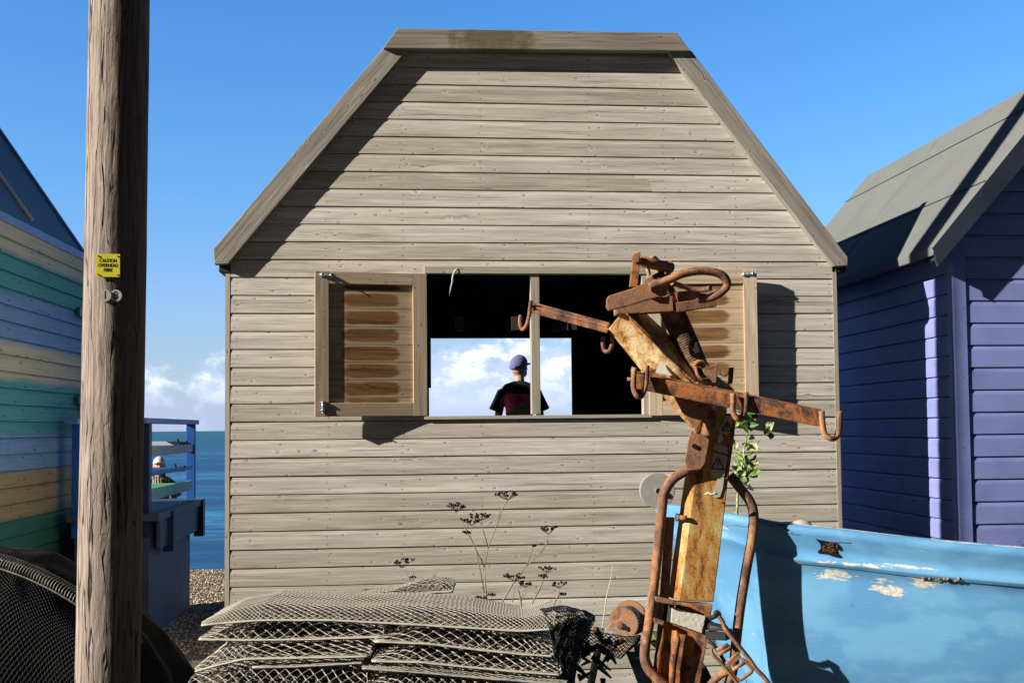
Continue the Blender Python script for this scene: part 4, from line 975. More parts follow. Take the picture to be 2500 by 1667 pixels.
for k in range(60):
    u=k/59; mb.tube([fold(u+.03*(j/10),j/10) for j in range(11)],.0024,4,False)
for j in (0,10): mb.tube([fold(i/50,j/10) for i in range(51)],.006,5)
obj('folded_edge',mb,M['net_mid'],T)
# ------------------------------------------------------------------ blue boat
TBt=thing('blue_boat','light blue boat with peeling paint and a hole torn below its gunwale','boat',loc=(1.6,5.2,0))
# stations: photo x, depth at the gunwale
st=[(1600,1234,5.12),(1625,1236,5.0),(1680,1243,4.84),(1769,1257,4.72),(1845,1269,4.66),(1900,1280,4.62),(2048,1296,4.55),(2263,1321,4.47),(2500,1341,4.4),(2760,1358,4.36),(3100,1372,4.36),(3500,1385,4.42)]
rub={1600:1288,1625:1290,1680:1299,1769:1311,1845:1337,1900:1357,2048:1372,2263:1398,2500:1420,2760:1440,3100:1458,3500:1474}
low={1600:1300}
nst=len(st); Gs=[];Rs=[];Ks=[]
for i,(px,py,Y) in enumerate(st):
    t=i/(nst-1); g_=P(px,py,Y); f=min(1,i/4)
    r_=P(px+(22 if i==0 else 12*(1-f)),rub[px],Y+.012*f+.01)
    k_=P(px+110*(1-f)+ (0),0,Y); bz=.33+.12*(1-f)
    Gs.append(g_); Rs.append(r_)
def sect(i):
    g_=Gs[i]; r_=Rs[i]; f=min(1,i/5); Y=st[i][2]
    out=[g_+Vector((0,.055*max(.15,f),.006)),g_+Vector((0,.02*f,.012)),g_+Vector((0,-.012*f,.004)),g_+Vector((0,-.02*f,-.012)),g_+Vector((0,-.016*f,-.03)),g_.lerp(r_,.6),r_+Vector((0,-.004,.012)),r_+Vector((0,-.016*f,.0)),r_+Vector((0,-.012*f,-.012)),r_+Vector((0,.012*f,-.022))]
    # hull below: curve in to the keel
    z1=r_.z-.022; kz=.36; sx=.0 if i else 0
    for j in range(1,15):
        q=j/14; z=z1+(kz-z1)*q
        rake=(.62*(1-f)**1.3)*(q**.85); y=r_.y+.012*f+f*(.07*q+.20*q**3.5)+(1-f)*0.0
        out.append(Vector((r_.x+rake*(1 if i<6 else 0),y,z)))
    return out
# smooth between stations (catmull-rom) for a fair hull
secs=[sect(i) for i in range(nst)]
def cat(a,b,c_,d_,t): return .5*((2*b)+(c_-a)*t+(2*a-5*b+4*c_-d_)*t*t+(3*b-a-3*c_+d_)*t**3)
rows=[]
for i in range(nst-1):
    p=[secs[max(i-1,0)],secs[i],secs[i+1],secs[min(i+2,nst-1)]]
    for s in range(5):
        rows.append([cat(*[q[j] for q in p],s/5) for j in range(len(secs[0]))])
rows.append(secs[-1])
keel=lambda r:r[-1]
CY=5.12; tiltz=.17
def mirror(q):   # far side of the hull, boat heeled slightly away
    return Vector((q.x,2*CY-q.y,q.z-tiltz*min(1,max(0,(CY-q.y)/.6)))) if q.y<CY else Vector(q)
mb=MB(); b=0; m_=len(rows[0])
ul=[0]
for i in range(1,len(rows)): ul.append(ul[-1]+(rows[i][3]-rows[i-1][3]).length)
vl=[0]
for j in range(1,m_): vl.append(vl[-1]+(rows[20][j]-rows[20][j-1]).length)
hole_=P(2062,1330,4.56)
for side in (0,1):
    b=len(mb.v)
    for r_ in rows: mb.v += [tuple(mirror(q) if side else q) for q in r_]
    for i in range(len(rows)-1):
        for j in range(m_-1):
            q=(b+i*m_+j,b+(i+1)*m_+j,b+(i+1)*m_+j+1,b+i*m_+j+1)
            uvq=[(ul[i],vl[j]),(ul[i+1],vl[j]),(ul[i+1],vl[j+1]),(ul[i],vl[j+1])]
            if side: q=q[::-1]; uvq=uvq[::-1]
            mb.fi(q,uvq)
b=len(mb.v); mb.v+=[tuple(r_[-1]) for r_ in rows]+[tuple(mirror(r_[-1])) for r_ in rows]; n=len(rows)
for i in range(n-1): mb.fi((b+i+1,b+i,b+n+i,b+n+i+1))
e=rows[-1]; mb.face([q for q in e]+[mirror(q) for q in e[::-1]])
obj('hull',mb,M['boat'],TBt)
# inside deck
mb=MB()
for i in range(n-1):
    a=rows[i][0]; c_=rows[i+1][0]; mb.face([a+Vector((0,0,-.02)),c_+Vector((0,0,-.02)),mirror(c_)+Vector((0,0,-.02)),mirror(a)+Vector((0,0,-.02))],[(a.x,a.y),(c_.x,c_.y),(c_.x,6),(a.x,6)])
obj('deck',mb,M['pale_blue'],TBt)
# torn hole with rotten core
def hullpt(px,py,lift=0.0):
    d=ray(px,py); best=None
    from mathutils.geometry import intersect_ray_tri
    for i in range(len(rows)-1):
        for j in range(3,m_-1):
            A,B,C_,D_=rows[i][j],rows[i+1][j],rows[i+1][j+1],rows[i][j+1]
            for t3 in ((A,B,C_),(A,C_,D_)):
                h_=intersect_ray_tri(t3[0],t3[1],t3[2],d,C0,True)
                if h_ is not None and (best is None or h_.y<best.y): best=h_
    return (best if best is not None else P(px,py,4.55))-d.normalized()*lift
hp_=[(1990,1313),(2000,1317),(2016,1320),(2030,1323),(2043,1323),(2045,1332),(2042,1340),(2046,1350),(2056,1358),(2050,1361),(2035,1358),(2018,1352),(1998,1350),(1996,1346),(2004,1338),(2003,1328)]
mb=MB(); mb.face([hullpt(a,b,.004) for a,b in hp_]); obj('torn_hole',mb,M['hole'],TBt)
mb=MB()
for i in range(46):
    t=random.random(); px=2010+t*36; py=1324+random.random()*(24-6*abs(t-.5)); s=random.uniform(.0015,.004)
    mb.ball(hullpt(px,py,.006),(s*1.2,s,s*2.4),Matrix.Rotation(random.random()*3,3,'Y'),6,5)
obj('rotten_core',mb,M['foam'],TBt)
mb=MB()
for pts,w_ in (([(1905,1290),(1925,1291),(1934,1298),(1932,1303),(1955,1305)],.0006),([(1770,1283),(1800,1282),(1840,1290),(1900,1298),(1932,1302)],.0006),([(2045,1323),(2078,1325)],.0009)):
    mb.tube([hullpt(a,b,.001) for a,b in pts],w_,5)
obj('crack',mb,M['hole'],TBt)
mb=MB()
for a,b in ((2255,1409),(2262,1412),(2270,1410),(2285,1412),(2295,1414),(2310,1413),(2320,1417),(2330,1417),(2338,1414)):
    for k in range(5): s=random.uniform(.003,.008); mb.ball(hullpt(a+random.uniform(-6,6),b+random.uniform(-3,3),.0),(s*1.6,s,s),Matrix.Rotation(random.random()*3,3,'Y'),6,5)
M['lichen']=simple('crumbled_filler',(.26,.25,.17),.95,0,60,.6,1.,.01); obj('crumbled_filler',mb,M['lichen'],TBt)
# bow roller and rear disc
mb=MB(); a=P(1604,1197,5.0); ax=Vector((.05,-1,.0)).normalized(); nn2=Vector((0,0,1))
mb.tube([a-ax*.014,a+ax*.014],43/F*5.0,36); mb.tube([a-ax*.03,a+ax*.03],.011,12)
br=obj('bow_roller',mb,M['roller'],TBt,bevel=.003)
mb=MB(); mb.tube([a+ax*.03,a+ax*.036],.013,6); obj('axle_bolt',mb,M['black'],br)
mb=MB(); pts=[P(1637,1195,5.03)]; 
for s in (-1,1):
    mb.prism([P(1596,1236,5.0)+Vector((0,s*.03,0)),P(1656,1238,4.98)+Vector((0,s*.03,0)),P(1651,1205,5.0)+Vector((0,s*.03,0)),P(1618,1172,5.0)+Vector((0,s*.03,0)),P(1606,1190,5.0)+Vector((0,s*.03,0))],(0,.006,0))
pass
a=P(1957,1297,4.95); mb=MB(); mb.ball(a,(32/F*4.95,.05,29/F*4.95),None,24,14); obj('float',mb,M['disc'],TBt)
# trailer under the boat
TT=thing('boat_trailer','dark steel trailer carrying the blue boat','trailer',loc=(1.6,5.1,0))
for s in (4.85,5.4):
    mb=MB(); mb.bar((.9,s,.33),(4.2,s,.33),.06,.05); obj('frame_rail',mb,M['black'],TT)
mb=MB(); mb.bar((2.6,4.6,.3),(2.6,5.7,.3),.06,.06); obj('axle',mb,M['black'],TT)
for s in (4.62,5.62):
    mb=MB(); mb.tube([(2.6,s-.07,.27),(2.6,s+.07,.27)],.27,28); wl_=obj('wheel',mb,M['black'],TT,bevel=.02)
    mb=MB(); mb.tube([(2.6,s-.075,.27),(2.6,s+.075,.27)],.15,20); obj('rim',mb,M['zinc'],wl_)
# ------------------------------------------------------------------ small winch
TW=thing('small_winch','small rusty boat winch with a toothed gear and blue paint flakes beside the bag pile','winch',loc=P(1520,1640,5.5))
YW=5.5; q5=lambda a,b,dy=0:P(a,b,YW+dy)
mb=MB(); cc_=q5(1520,1520); ax=Vector((.55,1,.12)).normalized()
M['blueflake']=rust('winch_blue_flakes',.5,16,(1,1,1),paintc=(.12,.38,.62),dk=(.06,.035,.025),orange=(.2,.1,.06))
mb=MB(); mb.tube([cc_+ax*.10,cc_+ax*.112],43/F*YW,40); obj('back_flange',mb,M['rb'],TW)
mb=MB(); mb.tube([cc_+ax*.02,cc_+ax*.10],30/F*YW,30); obj('drum',mb,M['blueflake'],TW)
mb=MB(); r0=38/F*YW; x_=ax.orthogonal().normalized(); y_=ax.cross(x_)
ring=[]
for k in range(96):
    a=2*math.pi*k/96; rr=r0*(1.0 if k%3 else .93); ring.append(cc_+ax*.012+(x_*math.cos(a)+y_*math.sin(a))*rr)
mb.prism(ring,ax*.012); obj('gear',mb,M['rb'],TW)
poly=[q5(1468,1573),(q5(1478,1535)),(q5(1492,1520)),(q5(1512,1513)),(q5(1528,1517)),(q5(1538,1530)),(q5(1545,1560)),(q5(1550,1590)),(q5(1500,1590)),(q5(1470,1585))]
M['galvrust']=rust('galvanised_rust',.5,10,(1,1,1),paintc=(.5,.53,.58),dk=(.16,.08,.04),orange=(.42,.25,.14),bs=.4)
mb=MB(); mb.prism(poly[::-1],(0,.008,0)); obj('side_plate',mb,M['galvrust'],TW,bevel=.002)
mb=MB(); a=q5(1513,1525); mb.tube([a+Vector((0,-.022,0)),a],.0115,6); mb.tube([a+Vector((0,-.008,0)),a],.017,16); obj('bolt',mb,M['rb'],TW)
mb=MB(); mb.bar(q5(1446,1537,.02),q5(1478,1545,.02),.03,.035); obj('catch',mb,M['rb'],TW,bevel=.005)
for a,b,c_,d_,wd_ in ((1460,1585,1440,1680,.035),(1548,1575,1596,1700,.10)):
    mb=MB(); p0=q5(a,b,.05); p1=q5(c_,d_,.05); p1=p0+(p1-p0)*(p0.z/(p0.z-p1.z)); mb.bar(p0,p1,wd_,.04,(0,1,0)); obj('leg',mb,M['black'],TW,bevel=.003)
HS=1.285; MB.S=HS
def PH(px,py,Y): return P(px,py,Y*HS)
# ------------------------------------------------------------------ rusty hoist
TH_=thing('rusty_hoist','rusty yellow hoist post with spring, ring handle and hook bars in front of the hut','hoist',loc=(PH(1650,1667,3.6).x-.1,3.6*HS,0))
def quad(pts): return [PH(*p) for p in pts]
def post(rows_,name,mat,bev=.006,parent=TH_):
    mb=MB(); rr=[]
    # resample for a slightly dented surface
    for i in range(len(rows_)-1):
        a,b=quad(rows_[i]),quad(rows_[i+1])
        for s in range(6): rr.append([p.lerp(q,s/6)+Vector((noise.noise(p*9+Vector((s,i,k)))*.0012,0,0)) for k,(p,q) in enumerate(zip(a,b))])
    rr.append(quad(rows_[-1])); mb.loft(rr); return obj(name,mb,mat,parent,bevel=bev)
# square post (left face, front face)
mast=post([[(1697,1010,3.512),(1716,1008,3.490),(1800,1012,3.497),(1782,1008,3.530)],
      [(1682,1080,3.512),(1708,1080,3.490),(1792,1082,3.497),(1772,1080,3.530)],
      [(1669,1169,3.512),(1697,1170,3.490),(1779,1172,3.497),(1759,1170,3.530)],
      [(1642,1361,3.512),(1674,1361,3.490),(1757,1364,3.497),(1737,1362,3.530)],
      [(1629,1457,3.512),(1659,1466,3.490),(1743,1470,3.497),(1723,1466,3.530)]],'post',M['ry'])
low_=[[(1627,1462,3.517),(1657,1470,3.497),(1741,1474,3.492),(1721,1470,3.530)],[(1600,1667,3.517),(1642,1667,3.497),(1711,1667,3.492),(1690,1667,3.530)]]
d0=[PH(*p) for p in low_[0]]; d1=[PH(*p) for p in low_[1]]
mb=MB(); ext=[a+(b-a)*((a.z+.0)/(a.z-b.z)) for a,b in zip(d0,d1)]; mb.loft([d0,d1,ext]); obj('lower_post',mb,M['ro'],TH_,bevel=.005)
mb=MB(); a=PH(1636,1262,3.5); b=PH(1606,1667,3.52); mb.bar(a,b,.028,.012,(0.3,-1,0)); obj('angle_strip',mb,M['rb'],TH_,bevel=.002)
mb=MB(); a=PH(1640,1261,3.53); 
for q in (-.02,): mb.tube([PH(1650,1262,3.5),PH(1661,1263,3.5)],.012,8); mb.tube([PH(1661,1263,3.49),PH(1676,1264,3.48)],.008,8)
obj('bolt',mb,M['rb'],TH_)
for pts in ([(1618,1530,3.5),(1608,1600,3.5),(1600,1667,3.5)],[(1650,1538,3.475),(1652,1560,3.47),(1643,1620,3.472),(1640,1680,3.475)]):
    mb=MB(); mb.tube([PH(*p) for p in pts],[.006,.014,.012,.01][:len(pts)],6,flat=1.0); obj('flaked_strip',mb,M['ro'],TH_)
# diagonal arm
arm=post([[(1483,803,3.42),(1521,757,3.34),(1572,757,3.44),(1540,805,3.52)],
      [(1580,925,3.44),(1618,862,3.36),(1683,862,3.46),(1640,930,3.54)],
      [(1700,1062,3.46),(1716,950,3.40),(1795,950,3.50),(1760,1040,3.56)]],'arm',M['ry2'])
mb=MB(); L=[(1530,766),(1548,782),(1580,814),(1618,862),(1660,908),(1700,944)]
for i in range(len(L)-1):
    a=PH(*L[i],3.336+i*.012); b=PH(*L[i+1],3.336+(i+1)*.012); mb.bar(a,b,.004,.006,(0,-1,.2))
obj('edge_flange',mb,M['ry'],arm,bevel=.002)
def plate(name,pts,Y,th,mat,bev=.002,parent=TH_):
    mb=MB(); mb.prism([PH(a,b,Y) for a,b in pts][::-1],(0,th,0)); return obj(name,mb,mat,parent,bevel=bev)
plate('gusset',[(1640,957),(1676,965),(1722,985),(1738,1000),(1720,1015),(1700,1052),(1668,1010)],3.395,.01,M['rb'])
pl2=plate('hinge_plate',[(1700,1010),(1722,1004),(1735,1050),(1730,1090),(1722,1130),(1712,1145),(1676,1150),(1673,1120),(1680,1075),(1690,1045)],3.462,.012,M['rb'],.003)
mb=MB(); p_=PH(1696,1089,3.455); mb.tube([p_,p_+Vector((0,.03,0))],.0075,14); obj('bolt_hole',mb,M['hole'],pl2)
mb=MB(); a=PH(1736,1012,3.45); b=PH(1728,1060,3.45); mb.tube([a+Vector((0,0,.02)),a,b,b-Vector((0,0,.01))],[.012,.021,.021,.012],14); obj('round_boss',mb,M['rb'],TH_)
# handle plate, ring
plate('handle_plate',[(1486,722),(1543,704),(1570,692),(1602,684),(1629,700),(1629,719),(1572,735),(1530,748),(1486,759),(1480,750),(1481,730)],3.27,.018,M['rb'],.004)
mb=MB(); ring=[(1585,702),(1610,692),(1640,680),(1662,670),(1700,662),(1735,663),(1763,672),(1775,690),(1770,705),(1752,719),(1730,728),(1705,731)]
def cr(pts,n=5):
    V_=[Vector(p) for p in pts]; o=[]
    for i in range(len(V_)-1):
        q=[V_[max(i-1,0)],V_[i],V_[i+1],V_[min(i+2,len(V_)-1)]]
        for s in range(n): o.append(cat(*q,s/n))
    o.append(V_[-1]); return o
mb.tube(cr([PH(a,b,3.26+.0022*max(0,i-3)*3) for i,(a,b) in enumerate(ring)]),10.5/F*3.27,12); obj('ring_handle',mb,M['rod'],TH_)
mb=MB(); mb.tube(cr([PH(1640,690,3.33),PH(1662,697,3.35),PH(1690,706,3.36),PH(1715,707,3.35),PH(1735,703,3.33)]),6.5/F*3.3,10); obj('inner_rod',mb,M['rod'],TH_)
plate('rear_plate',[(1648,712),(1740,706),(1738,730),(1706,741),(1660,748)],3.38,.02,M['rb'])
mb=MB(); mb.bar(PH(1648,752,3.36),PH(1745,737,3.38),.03,.022,(0,-1,0)); mb.bar(PH(1500,752,3.36),PH(1640,744,3.37),.045,.05,(0,-1,0)); obj('latch_block',mb,M['rb'],TH_,bevel=.003)
# clevis and pin
plate('clevis_plate',[(1546,620),(1564,614),(1561,660),(1557,700),(1537,700)],3.30,.02,M['ry2'] if False else M['ro'],.002)
plate('clevis_plate',[(1632,637),(1642,635),(1640,660),(1635,680),(1625,680)],3.40,.02,M['rod'],.002)
mb=MB(); p_=PH(1551,634,3.30); mb.tube([p_+Vector((0,-.009,0)),p_],.0105,16); obj('pin_head',mb,M['rb'],TH_)
mb=MB(); mb.tube([PH(1556,636,3.335),PH(1638,654,3.415)],.017,14); obj('pin',mb,M['rb'],TH_)
# spring
a=PH(1597,672,3.42); b=PH(1706,912,3.44); d_=(b-a); L=d_.length; dn=d_.normalized(); x_=dn.cross(Vector((0,1,0))).normalized(); y_=dn.cross(x_)
turns=46; rs=27/F*3.43*HS; pts=[]
for i in range(turns*14+1):
    t=i/14; u=t/turns; bend=Vector((0,0,0))+x_*(.006*math.sin(math.pi*u)); r=rs*(.82 if u<.03 else 1)
    pts.append(a+dn*(L*u)+bend+(x_*math.cos(2*math.pi*t)+y_*math.sin(2*math.pi*t))*r)
M['spr']=rust('coil_rust',.42,9,(1,1,1),paintc=(.62,.33,.12),dk=(.05,.03,.02),orange=(.3,.13,.05))
mb=MB(); mb.tube(pts,L/turns*.53,6,False); obj('spring',mb,M['spr'],TH_)
mb=MB(); p0=PH(1590,640,3.37)
mb.tube(cr([PH(1585,672,3.38),PH(1582,655,3.375),PH(1586,636,3.37),PH(1596,629,3.375),PH(1606,638,3.39),PH(1604,655,3.40),PH(1610,670,3.41)]),.0065,8); mb.tube(cr([PH(1612,648,3.40),PH(1616,638,3.40),PH(1622,645,3.40),PH(1618,665,3.41)]),.005,8); sp=obj('spring_hook',mb,M['ry2'],TH_)
mb=MB(); mb.tube(cr([PH(1702,908,3.43),PH(1697,892,3.405),PH(1706,882,3.40),PH(1722,886,3.405),PH(1728,900,3.41)]),.0065,8); mb.tube(cr([PH(1698,896,3.4),PH(1704,916,3.39),PH(1714,926,3.39),PH(1726,926,3.4)]),.006,8); obj('spring_hook',mb,M['rod'],TH_)
mb=MB(); mb.tube([b-dn*.004,b+dn*.002],rs*.8/HS,16); obj('spring_mouth',mb,M['hole'],TH_)
plate('bracket_plate',[(1716,900),(1752,886),(1749,935),(1718,932)],3.40,.012,M['rb'])
plate('bracket_plate',[(1782,897),(1792,896),(1789,935),(1780,938)],3.45,.03,M['rb'])
mb=MB(); p_=PH(1770,911,3.40); mb.tube([p_,p_+Vector((0,.012,0))],.0115,6); mb.tube([p_+Vector((-.0,-.01,0)),p_+Vector((0,.06,0))],.0065,10); obj('nut',mb,M['rb'],TH_)
mb=MB()
for i in range(34):
    t=random.random(); s=random.uniform(.003,.009); mb.ball(PH(1700+t*105,938+t*30+random.uniform(-4,4),3.38+random.random()*.03),(s*1.5,s,s),Matrix.Rotation(random.random()*3,3,'Y'),6,5)
obj('rust_flakes',mb,M['ro'],TH_)
# hook bars
mb=MB(); mb.bar(PH(1548,926,3.33),PH(2003,1020,3.30),.046,.046,(0,-.25,1)); hb=obj('hook_bar',mb,M['ro'],TH_,bevel=.005)
mb=MB(); mb.tube([PH(1541,901,3.31),PH(1556,905,3.31)],.008,8); mb.tube([PH(1531,925,3.33),PH(1550,927,3.33)],.006,6); obj('broken_end',mb,M['rb'],hb)
mb=MB(); mb.bar(PH(1300,746,3.5),PH(1486,794,3.43),.03,.008,(0,-.4,1)); mb.bar(PH(1302,757,3.49),PH(1486,806,3.42),.03,.008,(0,-.6,1)); mb.bar(PH(1300,750,3.515),PH(1486,800,3.445),.006,.032,(0,-.2,1)); hb2=obj('hook_bar',mb,M['rod'],TH_,bevel=.002)
def hook(pts,Y,r,par=TH_):
    mb=MB(); L=[PH(a,b,Y+(.012 if i>3 else 0)-.02*0) for i,(a,b) in enumerate(pts)]; mb.tube(cr(L),r,10); return obj('hook',mb,M['rod'],par)
hook([(2006,1003),(2008,1030),(2013,1058),(2028,1070),(2042,1066),(2049,1045),(2050,1003)],3.27,.0088)
hook([(1790,960),(1789,985),(1790,1006),(1800,1022),(1812,1018),(1820,993),(1821,957)],3.27,.0085)
hook([(1549,898),(1547,925),(1547,948),(1556,967),(1567,965),(1577,936),(1579,892)],3.27,.0085)
hook([(1297,734),(1294,752),(1292,770),(1285,795),(1276,804),(1270,792),(1271,769)],3.48,.0065,hb2)
hook([(1495,812),(1495,828),(1494,842),(1487,857),(1476,856),(1472,842),(1472,822)],3.5,.0068,hb2)
# guard rods
mb=MB(); mb.tube(cr([PH(1706,1136,3.48),PH(1673,1150,3.48),PH(1643,1169,3.485),PH(1623,1200,3.49),PH(1617,1233,3.49),PH(1604,1361,3.49),PH(1586,1513,3.49),PH(1575,1580,3.49),PH(1576,1616,3.49),PH(1592,1642,3.49),PH(1630,1680,3.49),PH(1665,1720,3.49)]),.0160,14); obj('guard_rod',mb,M['rod'],TH_)
mb=MB(); mb.tube(cr([PH(1782,1160,3.54),PH(1806,1190,3.54),PH(1832,1226,3.54),PH(1840,1262,3.54),PH(1835,1320,3.54),PH(1820,1400,3.54),PH(1806,1490,3.54),PH(1796,1575,3.54),PH(1788,1640,3.54),PH(1760,1720,3.54)]),.0158,14); obj('guard_rod',mb,M['rod'],TH_)
# woven strap round the post
def strapq(a,b,c_,d_,n,mat,name,wob=.0015):
    mb=MB(); A,B,C_,D_=PH(*a),PH(*b),PH(*c_),PH(*d_)
    m=14; g_=[[A.lerp(B,i/n).lerp(D_.lerp(C_,i/n),j/m)+Vector((0,-wob*noise.noise(Vector((i*.5,j*.6,2)))*2,wob*2*noise.noise(Vector((i*.9,j*3,2))) )) for j in range(m+1)] for i in range(n+1)]
    b_=0; W_=(B-A).length; H_=(D_-A).length
    for i in range(n+1): mb.v+= [tuple(p) for p in g_[i]]
    for i in range(n):
        for j in range(m): mb.fi((i*(m+1)+j,i*(m+1)+j+1,(i+1)*(m+1)+j+1,(i+1)*(m+1)+j),[(i/n*W_,j/m*H_),(i/n*W_,(j+1)/m*H_),((i+1)/n*W_,(j+1)/m*H_),((i+1)/n*W_,j/m*H_)])
    o=obj(name,mb,mat,TH_); s=o.modifiers.new('thick','SOLIDIFY'); s.thickness=.005; s.offset=0; return o
strapq((1640,1480,3.484),(1724,1504,3.478),(1714,1545,3.478),(1637,1518,3.484),24,M['strap'],'woven_strap')
strapq((1614,1470,3.52),(1640,1478,3.487),(1637,1518,3.487),(1606,1511,3.52),8,M['webbing_d'],'dark_strap')
strapq((1598,1468,3.51),(1614,1470,3.512),(1608,1512,3.512),(1596,1508,3.51),6,M['strap'],'strap_end')
plate('strap_clamp',[(1601,1456),(1648,1466),(1650,1477),(1602,1468)],3.45,.03,M['rb']); plate('strap_clamp',[(1597,1508),(1622,1516),(1620,1526),(1598,1520)],3.46,.03,M['rb'])
# stickers on the post
def decal(name,pts,Y,mat,par=mast,th=.0008):
    mb=MB(); mb.prism([PH(a,b,y) for (a,b),y in zip(pts,Y)][::-1],(0,.0006,0)); return obj(name,mb,mat,par)
YF=lambda x_,y: 3.490+.007*max(0,min(1,(x_-(1697-.122*(y-1170)))/83))-.004
def dec(name,pts,mat,par=mast,l=0.): return decal(name,pts,[YF(a,b)-l for a,b in pts],mat,par)
M['sticker2']=simple('dirty_label',(.55,.52,.42),.6,0,30,.35); M['yellow2']=simple('yellow_label',(.62,.45,.05),.5,0,25,.5)
lab=dec('warning_label',[(1742,1104),(1772,1112),(1777,1116),(1772,1140),(1768,1160),(1757,1168),(1738,1162),(1736,1150),(1738,1125)],M['sticker2'])
def tri(cx_,cy_,s,par,l=.0016):
    A=(cx_,cy_-s);B=(cx_+s*.85,cy_+s*.75);C_=(cx_-s*.95,cy_+s*.62)
    mb=MB()
    pp_=[PH(a,b,YF(a,b)-l) for a,b in (A,B,C_)]
    for i in range(3): mb.bar(pp_[i],pp_[(i+1)%3],.0032,.0006,(0,-1,0))
    mb.bar(PH(cx_+.5,cy_-s*.45,YF(cx_,cy_)-l),PH(cx_-.8,cy_+s*.15,YF(cx_,cy_)-l),.0034,.0006,(0,-1,0))
    mb.tube([PH(cx_-1.5,cy_+s*.38,YF(cx_,cy_)-l),PH(cx_-1.5,cy_+s*.38,YF(cx_,cy_)-l+.0006)],.0021,8)
    return obj('warning_triangle',mb,M['ink'],par)
tri(1753,1133,17,lab)
lab2=dec('warning_label',[(1768,1010),(1790,1018),(1785,1048),(1778,1062),(1757,1058),(1752,1048)],M['sticker2']); tri(1775,1042,13,lab2)
dec('torn_label',[(1745,1000),(1776,1002),(1768,1025),(1756,1045),(1745,1052),(1742,1030)],M['yellow2'])
dec('torn_label',[(1755,1060),(1762,1058),(1766,1072),(1758,1084),(1752,1078)],M['sticker'])
dec('torn_label',[(1748,1082),(1775,1090),(1778,1110),(1765,1104),(1740,1098)],M['sticker2'])
dec('torn_label',[(1752,1168),(1768,1164),(1765,1190),(1758,1212),(1748,1215),(1735,1208),(1742,1195)],M['sticker2'])
mb=MB(); mb.tube([PH(1720,1206,3.47),PH(1728,1203,3.46),PH(1738,1208,3.468),PH(1744,1204,3.462),PH(1752,1206,3.47)],[.002,.005,.004,.005,.002],6); obj('peeling_curl',mb,M['sticker2'],mast)
mb=MB(); mb.prism([PH(1613,882,3.375),PH(1641,917,3.38),PH(1600,909,3.385)][::-1],(0,.0008,0)); obj('white_sticker',mb,M['sticker'],arm)
mb=MB()
for i in range(9): s=random.uniform(.003,.006); mb.ball(PH(1698+random.uniform(-6,6),850+random.uniform(-12,10),3.395),(s,s*.5,s*1.3),None,7,5)
obj('bird_dropping',mb,M['sticker'],TH_)
# buckle frame at lower right
TK=thing('buckle_frame','rusty ladder shaped buckle hanging beside the hoist post','buckle',loc=PH(1830,1600,3.42))
K=lambda x_,y,Y=3.44:PH(1600+x_/5.871,1400+y/5.871,Y)
mb=MB(); mb.tube(cr([K(800,1060),K(820,1150),K(900,1230),K(1000,1340),K(1080,1450),K(1180,1570),K(1230,1640)]),.0052,8,flat=2.); obj('side_bar',mb,M['rb'],TK)
mb=MB(); mb.tube(cr([K(760,960,3.46),K(850,1030,3.45),K(960,1200,3.45),K(1010,1290,3.45)]),.006,8); obj('side_bar',mb,M['black'],TK)
mb=MB(); mb.tube(cr([K(900,600),K(960,680),K(1000,780),K(1090,900),K(1200,1040),K(1330,1200),K(1450,1370),K(1560,1480),K(1640,1600)]),.0072,8,flat=1.8); obj('side_bar',mb,M['rb'],TK)
for a,b,r in (((880,1100),(1050,1010),.007),((900,1150),(1080,1050),.008),((1010,1290),(1190,1140),.006),((1100,1380),(1280,1270),.006)):
    mb=MB(); mb.tube([K(*a),K(*b)],r,8); obj('rung',mb,M['rod'],TK)
mb=MB(); mb.prism([K(*p,3.435) for p in ((1010,1290),(1040,1330),(1240,1200),(1190,1120),(1120,1180))][::-1],(0,.006,0)); obj('cross_plate',mb,M['rb'],TK)
mb=MB(); mb.tube(cr([K(1040,1330),K(1100,1430),K(1190,1520),K(1300,1460),K(1385,1385),K(1330,1290),K(1240,1220)],4),.006,8); obj('square_loop',mb,M['rb'],TK)
mb=MB(); mb.tube(cr([K(1060,1400,3.46),K(960,1430,3.46),K(860,1510,3.47),K(780,1600,3.48),K(700,1720,3.5)]),.012,10); obj('tube_foot',mb,M['rod'],TK)
mb=MB(); mb.tube([K(880,560,3.45),K(900,590,3.43)],.011,10); mb.tube([K(740,650,3.5),K(830,620,3.46),K(900,580,3.45)],.008,8); mb.tube([K(760,700,3.5),K(820,780,3.48),K(1000,800,3.46),K(1040,850,3.45)],[.012,.02,.016,.01],8); mb.bar(K(760,850,3.5),K(1060,870,3.46),.03,.05,(0,-1,0)); obj('ratchet_body',mb,M['black'],TK,bevel=.003)
mb=MB(); mb.bar(PH(1705,1665,3.6),PH(1735,1650,3.6),.05,.08); obj('block',mb,M['black'],TK)
MB.S=1.0
